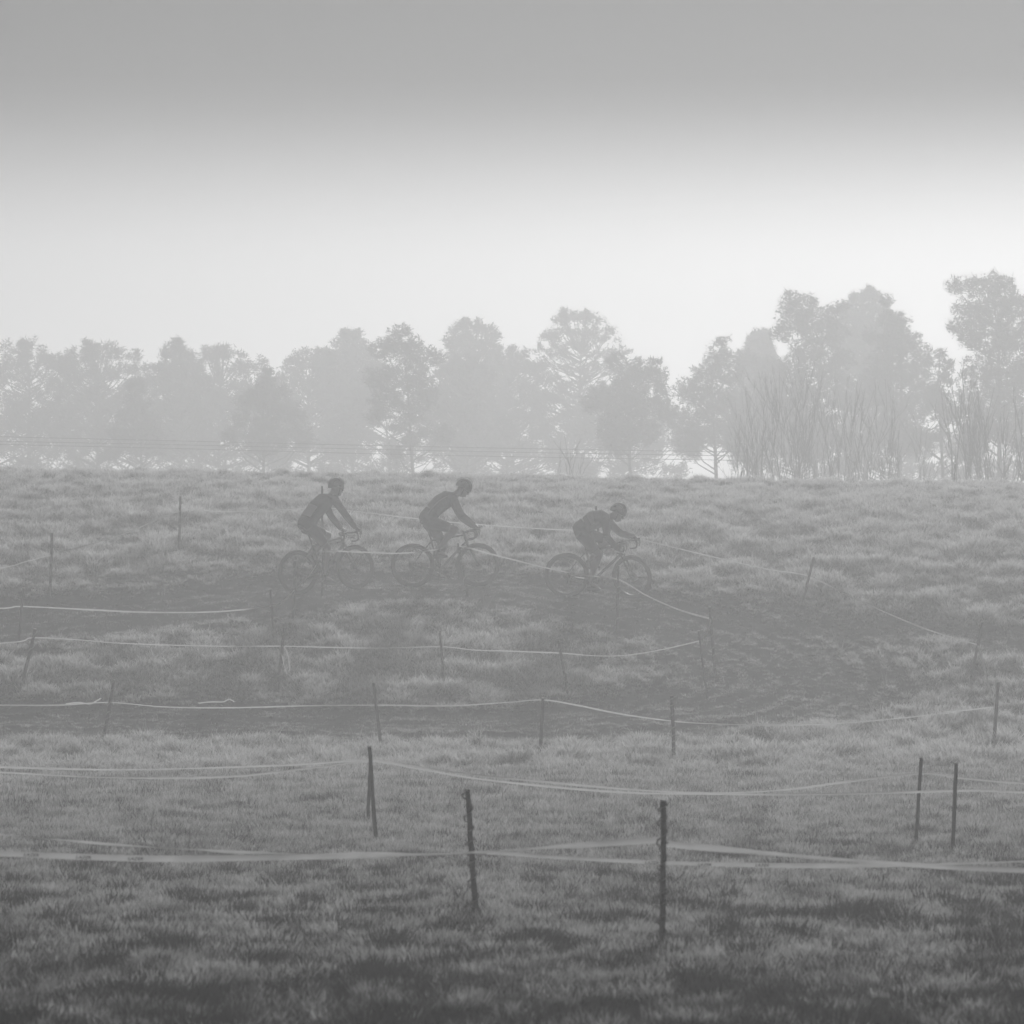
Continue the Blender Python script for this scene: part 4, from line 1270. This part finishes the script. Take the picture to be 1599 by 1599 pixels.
    for s in (-1, 1): stp.tube([hd + HM @ V((0.02, s * 0.082, 0.0)), hd + HM @ V((0.025, s * 0.066, -0.08)), hd + HM @ V((0.03, 0, -0.135))], 0.005, 6)
    stp.build('chin_strap', M['black'], he)
    gls = MB()
    for s in (-1, 1):
        ball(gls, hd + HM @ V((0.092, s * 0.034, -0.008)), (0.010, 0.030, 0.018), HM, 10, 6)
        gls.tube([hd + HM @ V((0.088, s * 0.062, -0.004)), hd + HM @ V((0.0, s * 0.083, -0.002))], 0.003, 5)
    gls.build('glasses', M['black'], root)
    # flat pieces on the jersey: number or chest band, following the trunk
    for (nm, f0, f1, a0, a1, mt) in kit.get('patches', ()):
        pv = []; pf = []; nn, kk = 6, 8
        for i in range(nn + 1):
            f = (f0 + (f1 - f0) * i / nn) * 5
            q = min(int(f), 4); w = f - q
            c = spine[q].lerp(spine[q + 1], w); tt = (spine[q + 1] - spine[q]).normalized()
            nr = V((0, 1, 0)).cross(tt).normalized()
            A = ra[q] + (ra[q + 1] - ra[q]) * w + 0.018; B = rb[q] + (rb[q + 1] - rb[q]) * w + 0.018
            for k in range(kk + 1):
                th = a0 + (a1 - a0) * k / kk
                pv.append(c - nr * (A * math.cos(th)) + V((0, 1, 0)) * (B * math.sin(th)))
        for i in range(nn):
            for k in range(kk): pf.append((i * (kk + 1) + k, i * (kk + 1) + k + 1, (i + 1) * (kk + 1) + k + 1, (i + 1) * (kk + 1) + k))
        MB().add(pv, pf).build(nm, mt, root)
    return root

M['skin'] = grey('skin', 0.32, 0.6)
M['kit_dark'] = grey('kit_dark', 0.06, 0.85, 0.25, 30)
M['kit_black'] = grey('kit_black', 0.05, 0.85)
M['kit_grey'] = grey('kit_grey', 0.12, 0.85, 0.25, 30)
M['white_cloth'] = grey('white_print', 0.6, 0.7)
M['mid_cloth'] = grey('grey_band', 0.25, 0.7)
M['helmet_dark'] = grey('helmet_dark', 0.06, 0.7, spec=0.15)
M['helmet_grey'] = grey('helmet_grey', 0.16, 0.7, spec=0.15)
M['stripe'] = grey('helmet_stripe', 0.35, 0.8, spec=0.1)

HOOD = {-1: (0.115, -0.21, 0.035), 1: (0.115, 0.21, 0.035)}
DROP = {-1: (0.055, -0.217, -0.105), 1: (0.105, 0.213, 0.02)}
b1 = bicycle('bicycle with a pale front triangle under the rearmost cyclist', (468, 923), R(31), R(3), R(-78), 0.16)
person('rearmost cyclist, upright in dark kit with a pale number on the lower back', b1,
       dict(hip=(0.21, 1.075), sh=(0.665, 1.43), head=(0.80, 1.60), tilt=R(-18), hands=HOOD, bow=0.055, elbow=0.9),
       dict(skin=M['skin'], jersey=M['kit_dark'], shorts=M['kit_black'], sleeve=1.0, tights=False, shoe=M['black'], helmet=M['helmet_dark'], stripe=M['helmet_grey'],
            patches=[('race_number', 0.30, 0.52, R(-62), R(8), M['white_cloth'])]))
b2 = bicycle('black bicycle under the middle cyclist', (645, 911), R(2), R(2), R(84), 0.04)
person('middle cyclist in grey-piped kit with hands on the brake hoods and head turned aside', b2,
       dict(hip=(0.225, 1.065), sh=(0.655, 1.385), head=(0.81, 1.545), tilt=R(-34), turn=R(-10), hands=HOOD, bow=0.075, elbow=0.7),
       dict(skin=M['skin'], jersey=M['kit_grey'], shorts=M['kit_dark'], sleeve=1.0, tights=False, shoe=M['black'], helmet=M['helmet_dark'], stripe=M['helmet_grey'],
            patches=[('jersey_piping', 0.30, 0.86, R(-78), R(-70), M['mid_cloth'])]))
b3 = bicycle('black bicycle turning under the crouching cyclist', (884, 927), R(-4), R(-27), R(-84), 0.035, R(4))
person('leading cyclist crouching low, with a pale band round the body and striped helmet', b3,
       dict(hip=(0.185, 1.04), sh=(0.60, 1.20), head=(0.775, 1.33), tilt=R(-30), turn=R(-14), hands=DROP, bow=0.085, elbow=1.3),
       dict(skin=M['skin'], jersey=M['kit_black'], shorts=M['kit_black'], sleeve=1.0, tights=False, shoe=M['black'], helmet=M['helmet_dark'], stripe=M['stripe'], stripes=(5, 11, 17),
            patches=[('pale_band', 0.50, 0.60, R(-110), R(110), M['mid_cloth'])]))

# ------------------------------------------------------------------ haze
def build_haze():
    mb = MB()
    x, y0, y1, z0, z1 = 2600, -1100, 3400, -1.2, 16.0
    mb.box((0, (y0 + y1) / 2, (z0 + z1) / 2), (2 * x, y1 - y0, z1 - z0))
    m = bpy.data.materials.new('haze'); m.use_nodes = True
    n, l = m.node_tree.nodes, m.node_tree.links
    n.clear()
    out = n.new('ShaderNodeOutputMaterial'); v = n.new('ShaderNodeVolumePrincipled')
    v.inputs['Color'].default_value = (1, 1, 1, 1)
    v.inputs['Density'].default_value = HAZE_DENSITY
    v.inputs['Anisotropy'].default_value = HAZE_ANISO
    l.new(v.outputs[0], out.inputs['Volume'])
    o = mb.build('haze', m, None, False)
    tag(o, 'low morning mist lying over the field and trees', 'mist', kind='stuff')
build_haze()
